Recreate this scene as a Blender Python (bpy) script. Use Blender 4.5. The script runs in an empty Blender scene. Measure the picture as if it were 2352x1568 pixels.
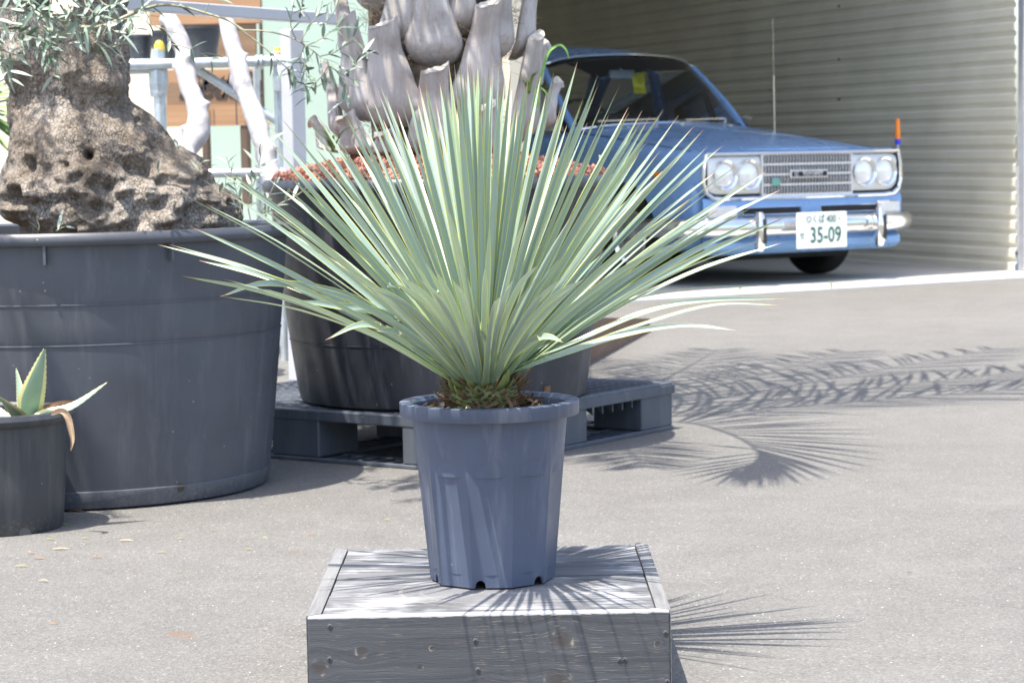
import bpy, bmesh, math, random
import numpy as np
from mathutils import Vector, Matrix, noise as mnoise

random.seed(7); rng = np.random.default_rng(11)
SC = bpy.context.scene
COL = SC.collection

# ------------------------------------------------------------------ camera
PXF, PXC, PYC = 5390.0, 1176.0, 784.0          # photograph measured on a 2352 x 1568 grid
CAMH, HORIZON, ROLL = 0.80, 355.0, 0.0185
_pitch = math.atan((PYC - HORIZON) / PXF * math.cos(math.atan(ROLL)))
_r = math.atan(ROLL)
FWD = Vector((0, math.cos(_pitch), -math.sin(_pitch)))
_up = Vector((1, 0, 0)).cross(FWD)
RGT = Vector((1, 0, 0)) * math.cos(_r) - _up * math.sin(_r)
UPV = _up * math.cos(_r) + Vector((1, 0, 0)) * math.sin(_r)
CPOS = Vector((0, 0, CAMH))
cd = bpy.data.cameras.new('camera'); cam = bpy.data.objects.new('camera', cd); COL.objects.link(cam)
m = Matrix((RGT, UPV, -FWD)).transposed().to_4x4(); m.translation = CPOS
cam.matrix_world = m
cd.sensor_width = 36.0; cd.lens = PXF / 2352.0 * 36.0
cd.clip_start = 0.05; cd.clip_end = 3000
cd.dof.use_dof = True; cd.dof.focus_distance = 3.62; cd.dof.aperture_fstop = 15.0
SC.camera = cam

# ------------------------------------------------------------------ sky, sun, exposure
SUNV = Vector((-0.23, -0.27, 1.0)).normalized()          # towards the sun
w = bpy.data.worlds.new('World'); SC.world = w; w.use_nodes = True
nt = w.node_tree; bg = nt.nodes['Background']
sky = nt.nodes.new('ShaderNodeTexSky'); sky.sky_type = 'NISHITA'; sky.sun_disc = False
sky.sun_elevation = math.asin(SUNV.z); sky.sun_rotation = math.atan2(SUNV.x, SUNV.y) % (2 * math.pi)
sky.air_density = 1.0; sky.dust_density = 2.5; sky.ozone_density = 1.0
nt.links.new(sky.outputs[0], bg.inputs[0]); bg.inputs[1].default_value = 0.15
ld = bpy.data.lights.new('sun', 'SUN'); ld.energy = 3.7; ld.angle = math.radians(0.55); ld.color = (1.0, 0.945, 0.85)
sun = bpy.data.objects.new('sun', ld); COL.objects.link(sun)
sun.rotation_euler = (-SUNV).to_track_quat('-Z', 'Y').to_euler(); sun.location = (-3, -3, 9)
SC.view_settings.view_transform = 'Standard'; SC.view_settings.look = 'None'
SC.view_settings.exposure = 1.5; SC.view_settings.gamma = 1.0; SC.view_settings.use_curve_mapping = False

# ------------------------------------------------------------------ helpers: measuring
def ray(x, y): return FWD + RGT * ((x - PXC) / PXF) - UPV * ((y - PYC) / PXF)
def gnd(x, y, z=0.0):
    d = ray(x, y); return CPOS + d * ((z - CAMH) / d.z)
def at(x, y, Y):
    d = ray(x, y); return CPOS + d * (Y / d.y)
def px2m(p, Y): return p / PXF * Y

# ------------------------------------------------------------------ helpers: objects
OFF = {}
def tag(o, label=None, cat=None, group=None, kind=None):
    if label: o['label'] = label
    if cat: o['category'] = cat
    if group: o['group'] = group
    if kind: o['kind'] = kind
    return o
def empty(name, loc=(0, 0, 0), rz=0.0, label=None, cat=None, group=None):
    o = bpy.data.objects.new(name, None); COL.objects.link(o)
    o.location = loc; o.rotation_euler = (0, 0, rz); o.empty_display_size = 0.05
    OFF[o.name] = Vector(loc) if rz == 0 else Vector((0, 0, 0))
    return tag(o, label, cat, group)
def newmesh(V, F, m=None, smooth=False, uv=None, name='mesh'):
    me = bpy.data.meshes.new(name)
    me.from_pydata([tuple(v) for v in V], [], [tuple(f) for f in F])
    if uv is not None:
        l = me.uv_layers.new(name='uv')
        idx = np.zeros(len(me.loops), dtype=np.int32); me.loops.foreach_get('vertex_index', idx)
        l.data.foreach_set('uv', np.asarray(uv, dtype=np.float32)[idx].ravel())
    if m: me.materials.append(m)
    if smooth:
        me.polygons.foreach_set('use_smooth', [True] * len(me.polygons)); me.set_sharp_from_angle(angle=math.radians(42))
    me.update(); return me
def obj(name, V, F, m, parent=None, smooth=False, uv=None):
    """one mesh object; V in world coordinates (or the local ones of a turned parent)"""
    if parent is not None:
        off = OFF[parent.name]; V = [Vector(v) - off for v in V]
    o = bpy.data.objects.new(name, newmesh(V, F, m, smooth, uv, name)); COL.objects.link(o)
    if parent is not None:
        o.parent = parent; OFF[o.name] = off
    else: OFF[o.name] = Vector((0, 0, 0))
    return o
def inst(name, me, mat4, parent=None):
    """another object on shared mesh data"""
    o = bpy.data.objects.new(name, me); COL.objects.link(o)
    if parent is not None:
        o.parent = parent; off = OFF[parent.name]
        mat4 = Matrix.Translation(-off) @ mat4; OFF[o.name] = off
    o.matrix_local = mat4
    return o
class MB:
    def __init__(s): s.V = []; s.F = []; s.U = []
    def add(s, VF):
        V, F = VF[0], VF[1]; n = len(s.V)
        s.V += [Vector(v) for v in V]; s.F += [tuple(i + n for i in f) for f in F]
        if len(VF) > 2: s.U += list(VF[2])
        return s
    def obj(s, name, m, parent=None, smooth=False):
        return obj(name, s.V, s.F, m, parent, smooth, s.U if s.U else None)
def box(c, s, R=None):
    c = Vector(c); x, y, z = s[0] / 2, s[1] / 2, s[2] / 2
    V = [Vector((a * x, b * y, d * z)) for d in (-1, 1) for b in (-1, 1) for a in (-1, 1)]
    if R is not None: V = [R @ v for v in V]
    return [v + c for v in V], [(0, 2, 3, 1), (4, 5, 7, 6), (0, 1, 5, 4), (2, 6, 7, 3), (0, 4, 6, 2), (1, 3, 7, 5)]
def bbox(c, s, bev=0.004, R=None, seg=1):
    bm = bmesh.new(); bmesh.ops.create_cube(bm, size=1.0)
    for v in bm.verts: v.co = Vector((v.co.x * s[0], v.co.y * s[1], v.co.z * s[2]))
    bmesh.ops.bevel(bm, geom=bm.edges[:], offset=bev, segments=seg, affect='EDGES', profile=0.6)
    V = [(R @ v.co if R is not None else v.co.copy()) + Vector(c) for v in bm.verts]
    bm.verts.index_update(); F = [tuple(v.index for v in f.verts) for f in bm.faces]; bm.free()
    return V, F
def tube(path, rad, n=8, cap=True):
    P = [Vector(p) for p in path]; k = len(P)
    if not hasattr(rad, '__len__'): rad = [rad] * k
    V, F = [], []; prev = None
    for i in range(k):
        t = (P[min(i + 1, k - 1)] - P[max(i - 1, 0)]).normalized()
        if prev is None:
            a = Vector((0, 0, 1)) if abs(t.z) < .9 else Vector((1, 0, 0)); prev = t.cross(a).normalized()
        prev = (prev - t * prev.dot(t)).normalized(); b = t.cross(prev)
        for j in range(n):
            an = 2 * math.pi * j / n
            V.append(P[i] + (prev * math.cos(an) + b * math.sin(an)) * rad[i])
    for i in range(k - 1):
        for j in range(n):
            j2 = (j + 1) % n; F.append((i * n + j, i * n + j2, (i + 1) * n + j2, (i + 1) * n + j))
    if cap: F.append(tuple(range(n - 1, -1, -1))); F.append(tuple((k - 1) * n + j for j in range(n)))
    return V, F
def lathe(prof, c=(0, 0, 0), n=64, rf=None):
    V, F = [], []; k = len(prof)
    for i, (r, z) in enumerate(prof):
        for j in range(n):
            a = 2 * math.pi * j / n; rr = rf(i, a, r, z) if rf else r
            V.append(Vector((c[0] + rr * math.cos(a), c[1] + rr * math.sin(a), c[2] + z)))
    for i in range(k - 1):
        for j in range(n):
            j2 = (j + 1) % n; F.append((i * n + j, i * n + j2, (i + 1) * n + j2, (i + 1) * n + j))
    return V, F
def grid(P, closed=False):
    r, c = len(P), len(P[0]); V = [p for row in P for p in row]; F = []
    for i in range(r - 1):
        for j in range(c if closed else c - 1):
            j2 = (j + 1) % c; F.append((i * c + j, i * c + j2, (i + 1) * c + j2, (i + 1) * c + j))
    return V, F
def crom(pts, n):
    """smooth curve through points"""
    P = [Vector(p) for p in pts]; Q = [P[0] * 2 - P[1]] + P + [P[-1] * 2 - P[-2]]; out = []
    for i in range(len(P) - 1):
        a, b, c, d = Q[i:i + 4]
        for k in range(n):
            t = k / n
            out.append(0.5 * ((2 * b) + (c - a) * t + (2 * a - 5 * b + 4 * c - d) * t * t + (3 * b - 3 * c + d - a) * t ** 3))
    out.append(P[-1]); return out
def disc(c, r, nrm, n=20):
    nrm = Vector(nrm).normalized(); a = nrm.orthogonal().normalized(); b = nrm.cross(a); c = Vector(c)
    return [c + (a * math.cos(2 * math.pi * i / n) + b * math.sin(2 * math.pi * i / n)) * r for i in range(n)], [tuple(range(n))]
def prism(poly, h):
    """poly: list of points, h: extrusion vector"""
    P = [Vector(p) for p in poly]; h = Vector(h); n = len(P)
    V = P + [p + h for p in P]
    return V, [tuple(range(n - 1, -1, -1)), tuple(range(n, 2 * n))] + [(i, (i + 1) % n, n + (i + 1) % n, n + i) for i in range(n)]
def text_mesh(s, size=1.0, shear=0.0, extrude=0.0, bold=0.0):
    c = bpy.data.curves.new('txt', 'FONT'); c.body = s; c.size = size; c.shear = shear; c.extrude = extrude
    c.offset = bold; c.align_x = 'CENTER'; c.align_y = 'CENTER'; c.resolution_u = 3
    o = bpy.data.objects.new('txt', c); COL.objects.link(o)
    dg = bpy.context.evaluated_depsgraph_get()
    me = bpy.data.meshes.new_from_object(o.evaluated_get(dg))
    bpy.data.objects.remove(o); bpy.data.curves.remove(c)
    V = [v.co.copy() for v in me.vertices]; F = [tuple(p.vertices) for p in me.polygons]
    bpy.data.meshes.remove(me); return V, F

# ------------------------------------------------------------------ helpers: materials
def srgb(r, g, b):
    f = lambda v: v / 12.92 if v <= .04045 else ((v + .055) / 1.055) ** 2.4
    return (f(r / 255), f(g / 255), f(b / 255), 1)
def C4(c): return tuple(c) if len(c) == 4 else tuple(c) + (1,)
class NT:
    def __init__(s, name):
        s.m = bpy.data.materials.new(name); s.m.use_nodes = True; s.t = s.m.node_tree
        s.b = s.t.nodes['Principled BSDF']; s.tc = s.t.nodes.new('ShaderNodeTexCoord')
    def n(s, typ, **kw):
        nd = s.t.nodes.new('ShaderNode' + typ)
        for k, v in kw.items(): setattr(nd, k, v)
        return nd
    def l(s, a, b): s.t.links.new(a, b)
    def map(s, scale=(1, 1, 1), loc=(0, 0, 0), src='Object', rot=(0, 0, 0)):
        mp = s.n('Mapping'); mp.inputs['Scale'].default_value = scale; mp.inputs['Location'].default_value = loc
        mp.inputs['Rotation'].default_value = rot
        s.l(s.tc.outputs[src], mp.inputs['Vector']); return mp.outputs[0]
    def noise(s, vec, scale=5, detail=4, rough=.55, dist=0.0):
        nd = s.n('TexNoise'); nd.inputs['Scale'].default_value = scale; nd.inputs['Detail'].default_value = detail
        nd.inputs['Roughness'].default_value = rough; nd.inputs['Distortion'].default_value = dist
        s.l(vec, nd.inputs['Vector']); return nd.outputs['Fac']
    def ramp(s, fac, stops):
        nd = s.n('ValToRGB'); e = nd.color_ramp.elements
        while len(e) < len(stops): e.new(.5)
        for i, (p, c) in enumerate(stops): e[i].position = p; e[i].color = C4(c) if hasattr(c, '__len__') else (c, c, c, 1)
        s.l(fac, nd.inputs[0]); return nd.outputs[0]
    def mix(s, fac, a, b, mode='MIX'):
        nd = s.n('Mix', data_type='RGBA', blend_type=mode)
        for sock, v in ((nd.inputs['Factor'], fac), (nd.inputs[6], a), (nd.inputs[7], b)):
            if hasattr(v, 'is_output'): s.l(v, sock)
            elif hasattr(v, '__len__'): sock.default_value = C4(v)
            else: sock.default_value = v
        return nd.outputs[2]
    def math(s, op, a, b=None, clamp=False):
        nd = s.n('Math', operation=op, use_clamp=clamp)
        for i, v in enumerate((a, b)):
            if v is None: continue
            if hasattr(v, 'is_output'): s.l(v, nd.inputs[i])
            else: nd.inputs[i].default_value = v
        return nd.outputs[0]
    def bump(s, h, strength=.3, dist=.01, prev=None):
        nd = s.n('Bump'); nd.inputs['Strength'].default_value = strength; nd.inputs['Distance'].default_value = dist
        s.l(h, nd.inputs['Height'])
        if prev is not None: s.l(prev, nd.inputs['Normal'])
        s.l(nd.outputs[0], s.b.inputs['Normal']); return nd.outputs[0]
    def set(s, **kw):
        for k, v in kw.items():
            sock = s.b.inputs[k.replace('_', ' ')]
            if hasattr(v, 'is_output'): s.l(v, sock)
            else: sock.default_value = C4(v) if hasattr(v, '__len__') else v
        return s
    def rnd(s): return s.n('ObjectInfo').outputs['Random']
def simple(name, col, rough=.6, metal=0.0, var=.12, vscale=12, bump=0.0, bscale=60, spec=.5, rv=.12, **kw):
    t = NT(name); v = t.map(); nf = t.noise(v, vscale, 5)
    c = C4(col); lo = tuple(x * (1 - var) for x in c[:3]); hi = tuple(min(1, x * (1 + var)) for x in c[:3])
    t.set(Base_Color=t.ramp(nf, [(.3, lo), (.7, hi)]), Metallic=metal)
    t.set(Roughness=t.math('ADD', t.math('MULTIPLY', t.noise(v, vscale * 2.3, 4), rv * 2), rough - rv))
    t.b.inputs['Specular IOR Level'].default_value = spec
    if bump: t.bump(t.noise(v, bscale, 4), bump, .004)
    t.set(**kw); return t.m

# ---- material library
def m_asphalt():
    t = NT('asphalt'); v = t.map()
    big = t.noise(v, .8, 6, .62); mid = t.noise(v, 6, 5); fine = t.noise(v, 260, 2)
    c = t.ramp(big, [(.28, (.106, .101, .093)), (.72, (.162, .156, .145))])
    c = t.mix(.35, c, t.ramp(mid, [(.3, (.095, .091, .084)), (.7, (.180, .174, .163))]))
    vo = t.n('TexVoronoi'); vo.inputs['Scale'].default_value = 240; t.l(v, vo.inputs['Vector'])
    grains = t.ramp(vo.outputs['Color'], [(.15, (.055, .054, .050)), (.5, (.125, .121, .115)), (.86, (.21, .205, .197)), (.97, (.46, .45, .44))])
    c = t.mix(.36, c, grains)
    vo2 = t.n('TexVoronoi'); vo2.inputs['Scale'].default_value = 75; t.l(v, vo2.inputs['Vector'])
    fleck = t.ramp(vo2.outputs['Distance'], [(.10, 1.0), (.16, 0.0)])
    pick = t.ramp(vo2.outputs['Color'], [(.80, 0.0), (.84, 1.0)])
    c = t.mix(t.math('MULTIPLY', fleck, pick), c, (.52, .51, .50))
    # rust spots left by pots that stood here
    for (px, py, r, s) in ((413, 1455, .020, 1.0), (432, 1462, .016, .7), (675, 1268, .014, .8), (395, 1452, .010, 1.0), (1005, 1150, .05, .25)):
        p = gnd(px, py)
        sub = t.n('VectorMath', operation='DISTANCE'); t.l(t.tc.outputs['Object'], sub.inputs[0]); sub.inputs[1].default_value = p
        d = t.math('ADD', sub.outputs['Value'], t.math('MULTIPLY', t.math('SUBTRACT', mid, .5), r * 1.6))
        c = t.mix(t.math('MULTIPLY', t.ramp(t.math('DIVIDE', d, r * 2), [(.1, 1.0), (.6, 0.0)]), s * .75), c, (.15, .095, .065))
    t.set(Base_Color=c, Roughness=.82); t.b.inputs['Specular IOR Level'].default_value = .35
    b1 = t.bump(vo.outputs['Distance'], .5, .003); t.bump(t.noise(v, 40, 4), .25, .004, b1)
    return t.m
def m_concrete():
    t = NT('concrete'); v = t.map()
    t.set(Base_Color=t.mix(t.noise(v, 3, 6), (.40, .39, .36), (.50, .49, .46)), Roughness=.85)
    t.bump(t.noise(v, 70, 5), .2, .004); return t.m
def m_wood(name, dark, light, axis=0, wear=.5, rough=.75, scale=1.0, pale=None):
    t = NT(name); s = [38 * scale] * 3; s[axis] = 1.6 * scale
    v = t.map(tuple(s)); rn = t.rnd()
    add = t.n('VectorMath', operation='ADD'); t.l(v, add.inputs[0])
    cmb = t.n('CombineXYZ'); [t.l(t.math('MULTIPLY', rn, 40.0), cmb.inputs[i]) for i in range(3)]
    t.l(cmb.outputs[0], add.inputs[1]); v = add.outputs[0]
    g = t.noise(v, 1.4, 8, .65, .6); g2 = t.noise(v, 5, 6, .7)
    c = t.ramp(g, [(.28, dark), (.28 + .45 * wear, light)])
    c = t.mix(t.math('MULTIPLY', g2, .45), c, tuple(x * .55 for x in dark[:3]))
    if pale is not None:
        w1 = t.noise(t.map(), 9, 5); w2 = t.noise(v, 2.4, 6, .75)
        mk = t.ramp(t.math('ADD', t.math('MULTIPLY', w1, .6), t.math('MULTIPLY', w2, .6)), [(.60, 0.0), (.70, 1.0)])
        c = t.mix(mk, c, pale)
    c = t.mix(t.math('MULTIPLY', rn, .25), c, tuple(x * .6 for x in light[:3]))
    t.set(Base_Color=c, Roughness=rough); t.b.inputs['Specular IOR Level'].default_value = .3
    t.bump(g, .35, .0025); return t, c, g
def m_plastic(name, col, dust=(.30, .29, .28), streak=.5, rough=.42, speck=True, scratch=.3, dirt=0.0):
    t = NT(name); v = t.map(); vs = t.map((9, 9, .7))
    c = t.ramp(t.noise(v, 5, 5), [(.3, tuple(x * .85 for x in col[:3])), (.7, tuple(x * 1.2 for x in col[:3]))])
    st = t.ramp(t.noise(vs, 2.2, 5, .7), [(.52, 0.0), (.75, 1.0)])
    c = t.mix(t.math('MULTIPLY', st, streak * .38), c, dust)
    sc = t.ramp(t.noise(t.map((60, 60, 5), rot=(.3, .2, .5)), 2.0, 6, .8), [(.66, 0.0), (.72, 1.0)])
    c = t.mix(t.math('MULTIPLY', sc, scratch * t_one), c, tuple(min(1, x * 1.2 + .08) for x in dust))
    if speck:
        vo = t.n('TexVoronoi'); vo.inputs['Scale'].default_value = 34; t.l(v, vo.inputs['Vector'])
        k = t.math('MULTIPLY', t.ramp(vo.outputs['Distance'], [(.04, 1.0), (.085, 0.0)]), t.ramp(vo.outputs['Color'], [(.55, 0.0), (.6, 1.0)]))
        c = t.mix(t.math('MULTIPLY', k, .6), c, (.42, .38, .32))
    if dirt:                                                                   # soil splashed on the foot
        sp_ = t.n('SeparateXYZ'); t.l(t.tc.outputs['Object'], sp_.inputs[0])
        lowm = t.ramp(t.math('ADD', t.math('DIVIDE', sp_.outputs['Z'], dirt * 2), t.math('MULTIPLY', t.math('SUBTRACT', t.noise(v, 9, 4), .5), .5)), [(.25, 1.0), (.62, 0.0)])
        c = t.mix(t.math('MULTIPLY', lowm, t.ramp(t.noise(v, 120, 6, .8), [(.52, 0.0), (.66, .6)])), c, (.20, .17, .13))
    t.set(Base_Color=c, Roughness=t.ramp(t.noise(v, 14, 5), [(.3, rough - .08), (.7, rough + .15)]))
    t.bump(t.noise(v, 30, 4), .06, .004); return t.m
t_one = 1.0

M = {}
M['asphalt'] = m_asphalt(); M['concrete'] = m_concrete()
M['siding'] = simple('siding_paint', (.75, .71, .58), .45, var=.10, vscale=2)
M['siding_out'] = simple('outer_siding', (.80, .79, .75), .5, var=.04, vscale=3)
M['trim_steel'] = simple('trim_steel', (.50, .51, .55), .32, metal=.55, var=.06)
M['dark_steel'] = simple('dark_steel', (.06, .06, .065), .5, var=.2)
M['mint'] = simple('mint_paint', (.33, .43, .37), .6, var=.04, vscale=2)
M['cream'] = simple('cream_paint', (.58, .53, .42), .7, var=.04, vscale=2)
M['alu'] = simple('white_aluminium', (.54, .55, .60), .35, metal=.25, var=.03)
M['galv'] = simple('galvanised_steel', (.50, .55, .58), .38, metal=.7, var=.16, vscale=25)
M['yellow'] = simple('yellow_plastic', (.55, .38, .04), .45)
M['white_log'] = simple('whitewashed_bark', (.40, .39, .405), .65, var=.34, vscale=16, bump=1.0, bscale=30)
M['black_pot'] = m_plastic('black_plastic', (.034, .037, .043), (.15, .15, .15), .8, .42, scratch=.4, dirt=.04)
M['tub'] = m_plastic('tub_plastic', (.058, .064, .078), (.17, .17, .175), .9, .46, scratch=.5, dirt=.05)
M['palm_tub'] = m_plastic('palm_tub_plastic', (.024, .027, .035), (.20, .20, .21), .9, .42, scratch=.2)
M['tub_lip'] = m_plastic('tub_lip_plastic', (.055, .059, .070), (.20, .20, .21), .4, .38, scratch=.2)
M['blue_pot'] = m_plastic('blue_grey_plastic', (.066, .083, .128), (.27, .28, .31), 1.0, .38, scratch=.9)
M['pallet'] = m_plastic('pallet_plastic', (.062, .073, .092), (.24, .24, .24), .6, .45, scratch=.3)
M['soil'] = simple('potting_soil', (.05, .035, .024), .95, var=.5, vscale=60, bump=1.0, bscale=90)
M['lava'] = simple('lava_rock', (.40, .19, .135), .95, var=.45, vscale=45, bump=.8, bscale=120)
M['rust'] = simple('rusty_steel', (.13, .075, .04), .8, var=.4)
M['grass'] = simple('grass_blade', (.13, .26, .05), .5, var=.25)
M['weed'] = simple('weed_leaf', (.17, .28, .07), .5, var=.25)
M['dry'] = simple('dry_leaf', (.19, .11, .06), .8, var=.35, vscale=30)
M['dry_pale'] = simple('pale_dry_leaf', (.32, .235, .16), .8, var=.3, vscale=30)
M['leaf_litter'] = simple('litter_leaf', (.17, .17, .055), .7, var=.3, vscale=40)
M['pebble'] = simple('pale_pebble', (.6, .58, .54), .8)

# ------------------------------------------------------------------ setting: ground
gx = [-60, -6, -3, -1.5, 0, 1.5, 3, 6, 60]; gy = [-40, 0, 2, 4, 6, 9, 12, 20, 90]
tag(obj('ground', *grid([[Vector((x, y, 0)) for x in gx] for y in gy]), M['asphalt']), kind='structure')

LIP_R = gnd(2352, 641); LIP_L = gnd(1450, 695)
LD = (LIP_R - LIP_L).normalized()                       # along the garage opening, to the right and away
WB = gnd(2331, 627); WD = (gnd(1985, 603) - WB); WD.z = 0; WD.normalize()   # along the right wall, inwards
WDN = Vector((-LD.y, LD.x, 0))                          # straight into the garage
L0 = LIP_L - LD * 4.2; L1 = LIP_R + LD * 2.0
fl = [L0, L1, L1 + WDN * 11, L0 + WDN * 11]
tag(obj('garage_floor', *prism([p + Vector((0, 0, -.05)) for p in fl], (0, 0, .062)), M['concrete']), kind='structure')

# ------------------------------------------------------------------ setting: garage
gar = empty('garage', WB, 0, 'open garage with dim corrugated cream metal side wall behind the blue car', 'garage')
def siding(p, d, length, z0, z1, nrm, period=.0885, depth=.014, xoff=0.0):
    """horizontal ribbed sheet: flat, slope, groove, slope"""
    rows = []; z = z0
    while z < z1:
        for f, dd in ((0, 0), (.46, 0), (.60, -depth), (.86, -depth)): rows.append((z + f * period, dd))
        z += period
    P = []
    for zz, dd in rows:
        P.append([p + d * s + nrm * (dd + xoff) + Vector((0, 0, zz)) for s in (0, length * .25, length * .5, length * .75, length)])
    return grid(P)
WN = Vector((-WD.y, WD.x, 0));  WN = WN if WN.dot(-LD) > 0 else -WN            # wall normal, into the garage
obj('wall_panel', *siding(WB, WD, 5.05, .014, 3.95, WN), M['siding'], gar)
obj('wall_panel', *siding(WB + WD * 5.0, WD, 4.2, .014, 3.95, WN, xoff=.004), M['siding'], gar)
BK = WB + WD * 9.0
obj('back_wall', *siding(BK, -LD, 8.5, .014, 3.95, -WD), M['siding'], gar)
JB = LIP_L - LD * ((LIP_L.x - .0085 * LIP_L.y) / (LD.x - .0085 * LD.y))       # left jamb of the opening
JB = JB + WDN * .10
obj('side_wall', *box((JB + WD * 4.6 - LD * .35) + Vector((0, 0, 1.98)), (.12, 9.2, 3.94), Matrix.Rotation(math.atan2(WD.y, WD.x) - math.pi / 2, 3, 'Z')), M['siding'], gar)
RZ = math.atan2(LD.y, LD.x); RL = Matrix.Rotation(RZ, 3, 'Z')
rf = [JB - LD * .9 - WDN * .10, WB + LD * .45 - WDN * .25, BK + LD * .3, BK - LD * 7]
obj('roof', *prism([p + Vector((0, 0, 3.96)) for p in rf], (0, 0, .12)), M['siding_out'], gar)
obj('lintel', *box((JB + WB) / 2 + Vector((0, 0, 3.80)), ((WB - JB).length + .1, .16, .30), Matrix.Rotation(math.atan2(WB.y - JB.y, WB.x - JB.x), 3, 'Z')), M['siding_out'], gar)
obj('corner_post', *bbox(WB + LD * .035 - WDN * .03 + Vector((0, 0, 1.98)), (.022, .06, 3.93), .006, RL), M['trim_steel'], gar)
OD = Vector((.985, -.17, 0)); obj('outer_wall', *siding(WB + LD * .055 - WDN * .02, OD, 3.0, .014, 3.95, Vector((-.17, -.985, 0)), depth=.012), M['siding_out'], gar)
obj('jamb_post', *bbox(JB - LD * .05 + Vector((0, 0, 1.98)), (.10, .16, 3.93), .006, RL), M['cream'], gar)
for zz in (1.17, 1.52, 1.98):                                                   # small bolts on the wall
    p = at(3358 / 1.7415, {1.17: 398, 1.52: 238, 1.98: 26}[zz] / 1.7415, 1)
    t_ = (WB - CPOS).dot(WN) / (p - CPOS).dot(WN); q = CPOS + (p - CPOS) * t_
    obj('bolt', *box(q + WN * .004, (.010, .012, .016), RL), M['dark_steel'], gar)

# ------------------------------------------------------------------ setting: mint and cream shop wall
shop = empty('shop_building', JB - LD * 2, 0, 'pale mint green and cream painted shop wall left of the garage', 'building')
SD = Vector((-.985, .17, 0)).normalized(); SN = Vector((-SD.y, SD.x, 0)); SN = SN if SN.y > 0 else -SN     # shop wall direction and its inward normal
def wallseg(name, s0, s1, z0, z1, m, th=.12, out=0.0):
    a = JB + SD * s0 - SN * out; b = JB + SD * s1 - SN * out
    return obj(name, *prism([b + Vector((0, 0, z0)), a + Vector((0, 0, z0)), a + SN * th + Vector((0, 0, z0)), b + SN * th + Vector((0, 0, z0))], (0, 0, z1 - z0)), m, shop)
def s_of(px, yy=200):                 # distance along the shop wall of a picture column
    d = ray(px, yy); q = CPOS + d * ((JB - CPOS).dot(SN) / d.dot(SN)); return (q - JB).dot(SD)
S1, S2, S4 = s_of(600), s_of(480), s_of(-600)
wallseg('mint_wall', .11, S1 - .01, 0.005, 3.4, M['mint'])
wallseg('mint_wall', S1, S2, 0.005, 3.4, M['mint'], .12, .015)
wallseg('cream_wall', S2 + .004, S4, 0.005, 3.4, M['cream'])
for s in (S1 - .45, S1 - 1.2):
    wallseg('joint_trim', s, s + .03, 0.005, 3.4, M['mint'], .02, .012)

# ------------------------------------------------------------------ timber sign cart by the shop wall
wt, wc, wg = m_wood('warm_timber', (.30, .165, .085), (.50, .30, .17), 0, .8, .7, .5); M['timber'] = wt.m
wt, wc, wg = m_wood('weathered_timber', (.20, .125, .075), (.33, .215, .135), 0, .8, .75, .5); M['timber_old'] = wt.m
wt, wc, wg = m_wood('brown_post', (.085, .055, .040), (.16, .11, .08), 2, .8, .75, .5); M['timber_post'] = wt.m
YS = 11.75
sg = empty('timber_sign_stand', at(470, 420, YS), 0, 'weathered timber sign stand with cursive lettering behind the whitewashed logs', 'sign')
def board(px0, py0, px1, py1, m, Y=YS, th=.03, name='board', arch=0):
    a, b = at(px0, py0, Y), at(px1, py1, Y); d = .0
    if not arch:
        return obj(name, *bbox(((a.x + b.x) / 2, Y + .015, (a.z + b.z) / 2), (abs(b.x - a.x), th, abs(a.z - b.z) - .004), .003), m, sg)
    pts = [Vector((a.x, Y, b.z)), Vector((b.x, Y, b.z))]
    for k in range(arch + 1):
        f = k / arch; pts.append(Vector((b.x - (b.x - at(px1 - 34, py1, Y).x) * f ** .6, Y, b.z + (a.z - b.z) * f)))
    pts.append(Vector((a.x, Y, a.z))); return obj(name, *prism(pts, (0, th, 0)), m, sg)
board(381, 160, 585, 190, M['timber'])
board(381, 191, 600, 240, M['timber_old'])
board(381, 242, 625, 287, M['timber'], YS - .01, arch=6)
board(340, -40, 600, 55, M['timber'], YS + .02); board(368, 56, 590, 150, M['timber_old'], YS + .03)
board(464, 288, 486, 470, M['timber_post'], YS + .01, .06, 'leg'); board(552, 288, 578, 470, M['timber_post'], YS + .01, .06, 'leg')
board(595, -40, 612, 470, M['timber_post'], YS + .25, .06, 'post')  # added dark strip in place of the upright shadow on the mint wall
ink = simple('sign_ink', (.05, .035, .03), .8)
lx = 438
for ch, adv in (('D', 30), ('e', 30), ('t', 16), ('i', 24), ('C', 26), ('r', 18), ('a', 20)):
    V, F = text_mesh(ch if ch != 'i' else 'l', .19, .35, 0, .003); c0 = at(lx, 199, YS); lx += adv
    obj('letter', [Vector((c0.x + v.x, YS - .004, c0.z + v.y)) for v in V], F, ink, sg)
for px in (447, 457, 466, 540):
    obj('plant_support', *tube([at(px, 170, YS - .06), at(px + 4, 287, YS - .06)], .004, 6), M['dark_steel'], sg)

# ------------------------------------------------------------------ galvanised pipe rack
YR = 9.3
rk = empty('pipe_rack', at(365, 600, YR), 0, 'galvanised steel pipe rack with clamps standing behind the olive tree', 'rack')
def pipe(x0, y0, x1, y1, r, Y=YR, name='pipe', Y2=None):
    return obj(name, *tube([at(x0, y0, Y), at(x1, y1, Y2 or Y)], r, 14), M['galv'], rk, True)
pA = at(364, 113, YR); obj('pipe', *tube([pA, Vector((pA.x, YR, 0))], .0245, 14), M['galv'], rk, True)
pB = at(636, 122, YR); obj('pipe', *tube([pB, Vector((pB.x, YR, 0))], .016, 14), M['galv'], rk, True)
pC = at(588, 150, YR + .5); obj('pipe', *tube([pC, Vector((pC.x, YR + .5, 0))], .014, 14), M['galv'], rk, True)
pipe(240, 151, 648, 140, .0205, YR - .04); pipe(240, 166, 372, 160, .014, YR + .03)
pipe(-40, 404, 660, 396, .018, YR - .03); pipe(451, 157, 648, 287, .017, YR + .06, 'brace')
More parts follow.
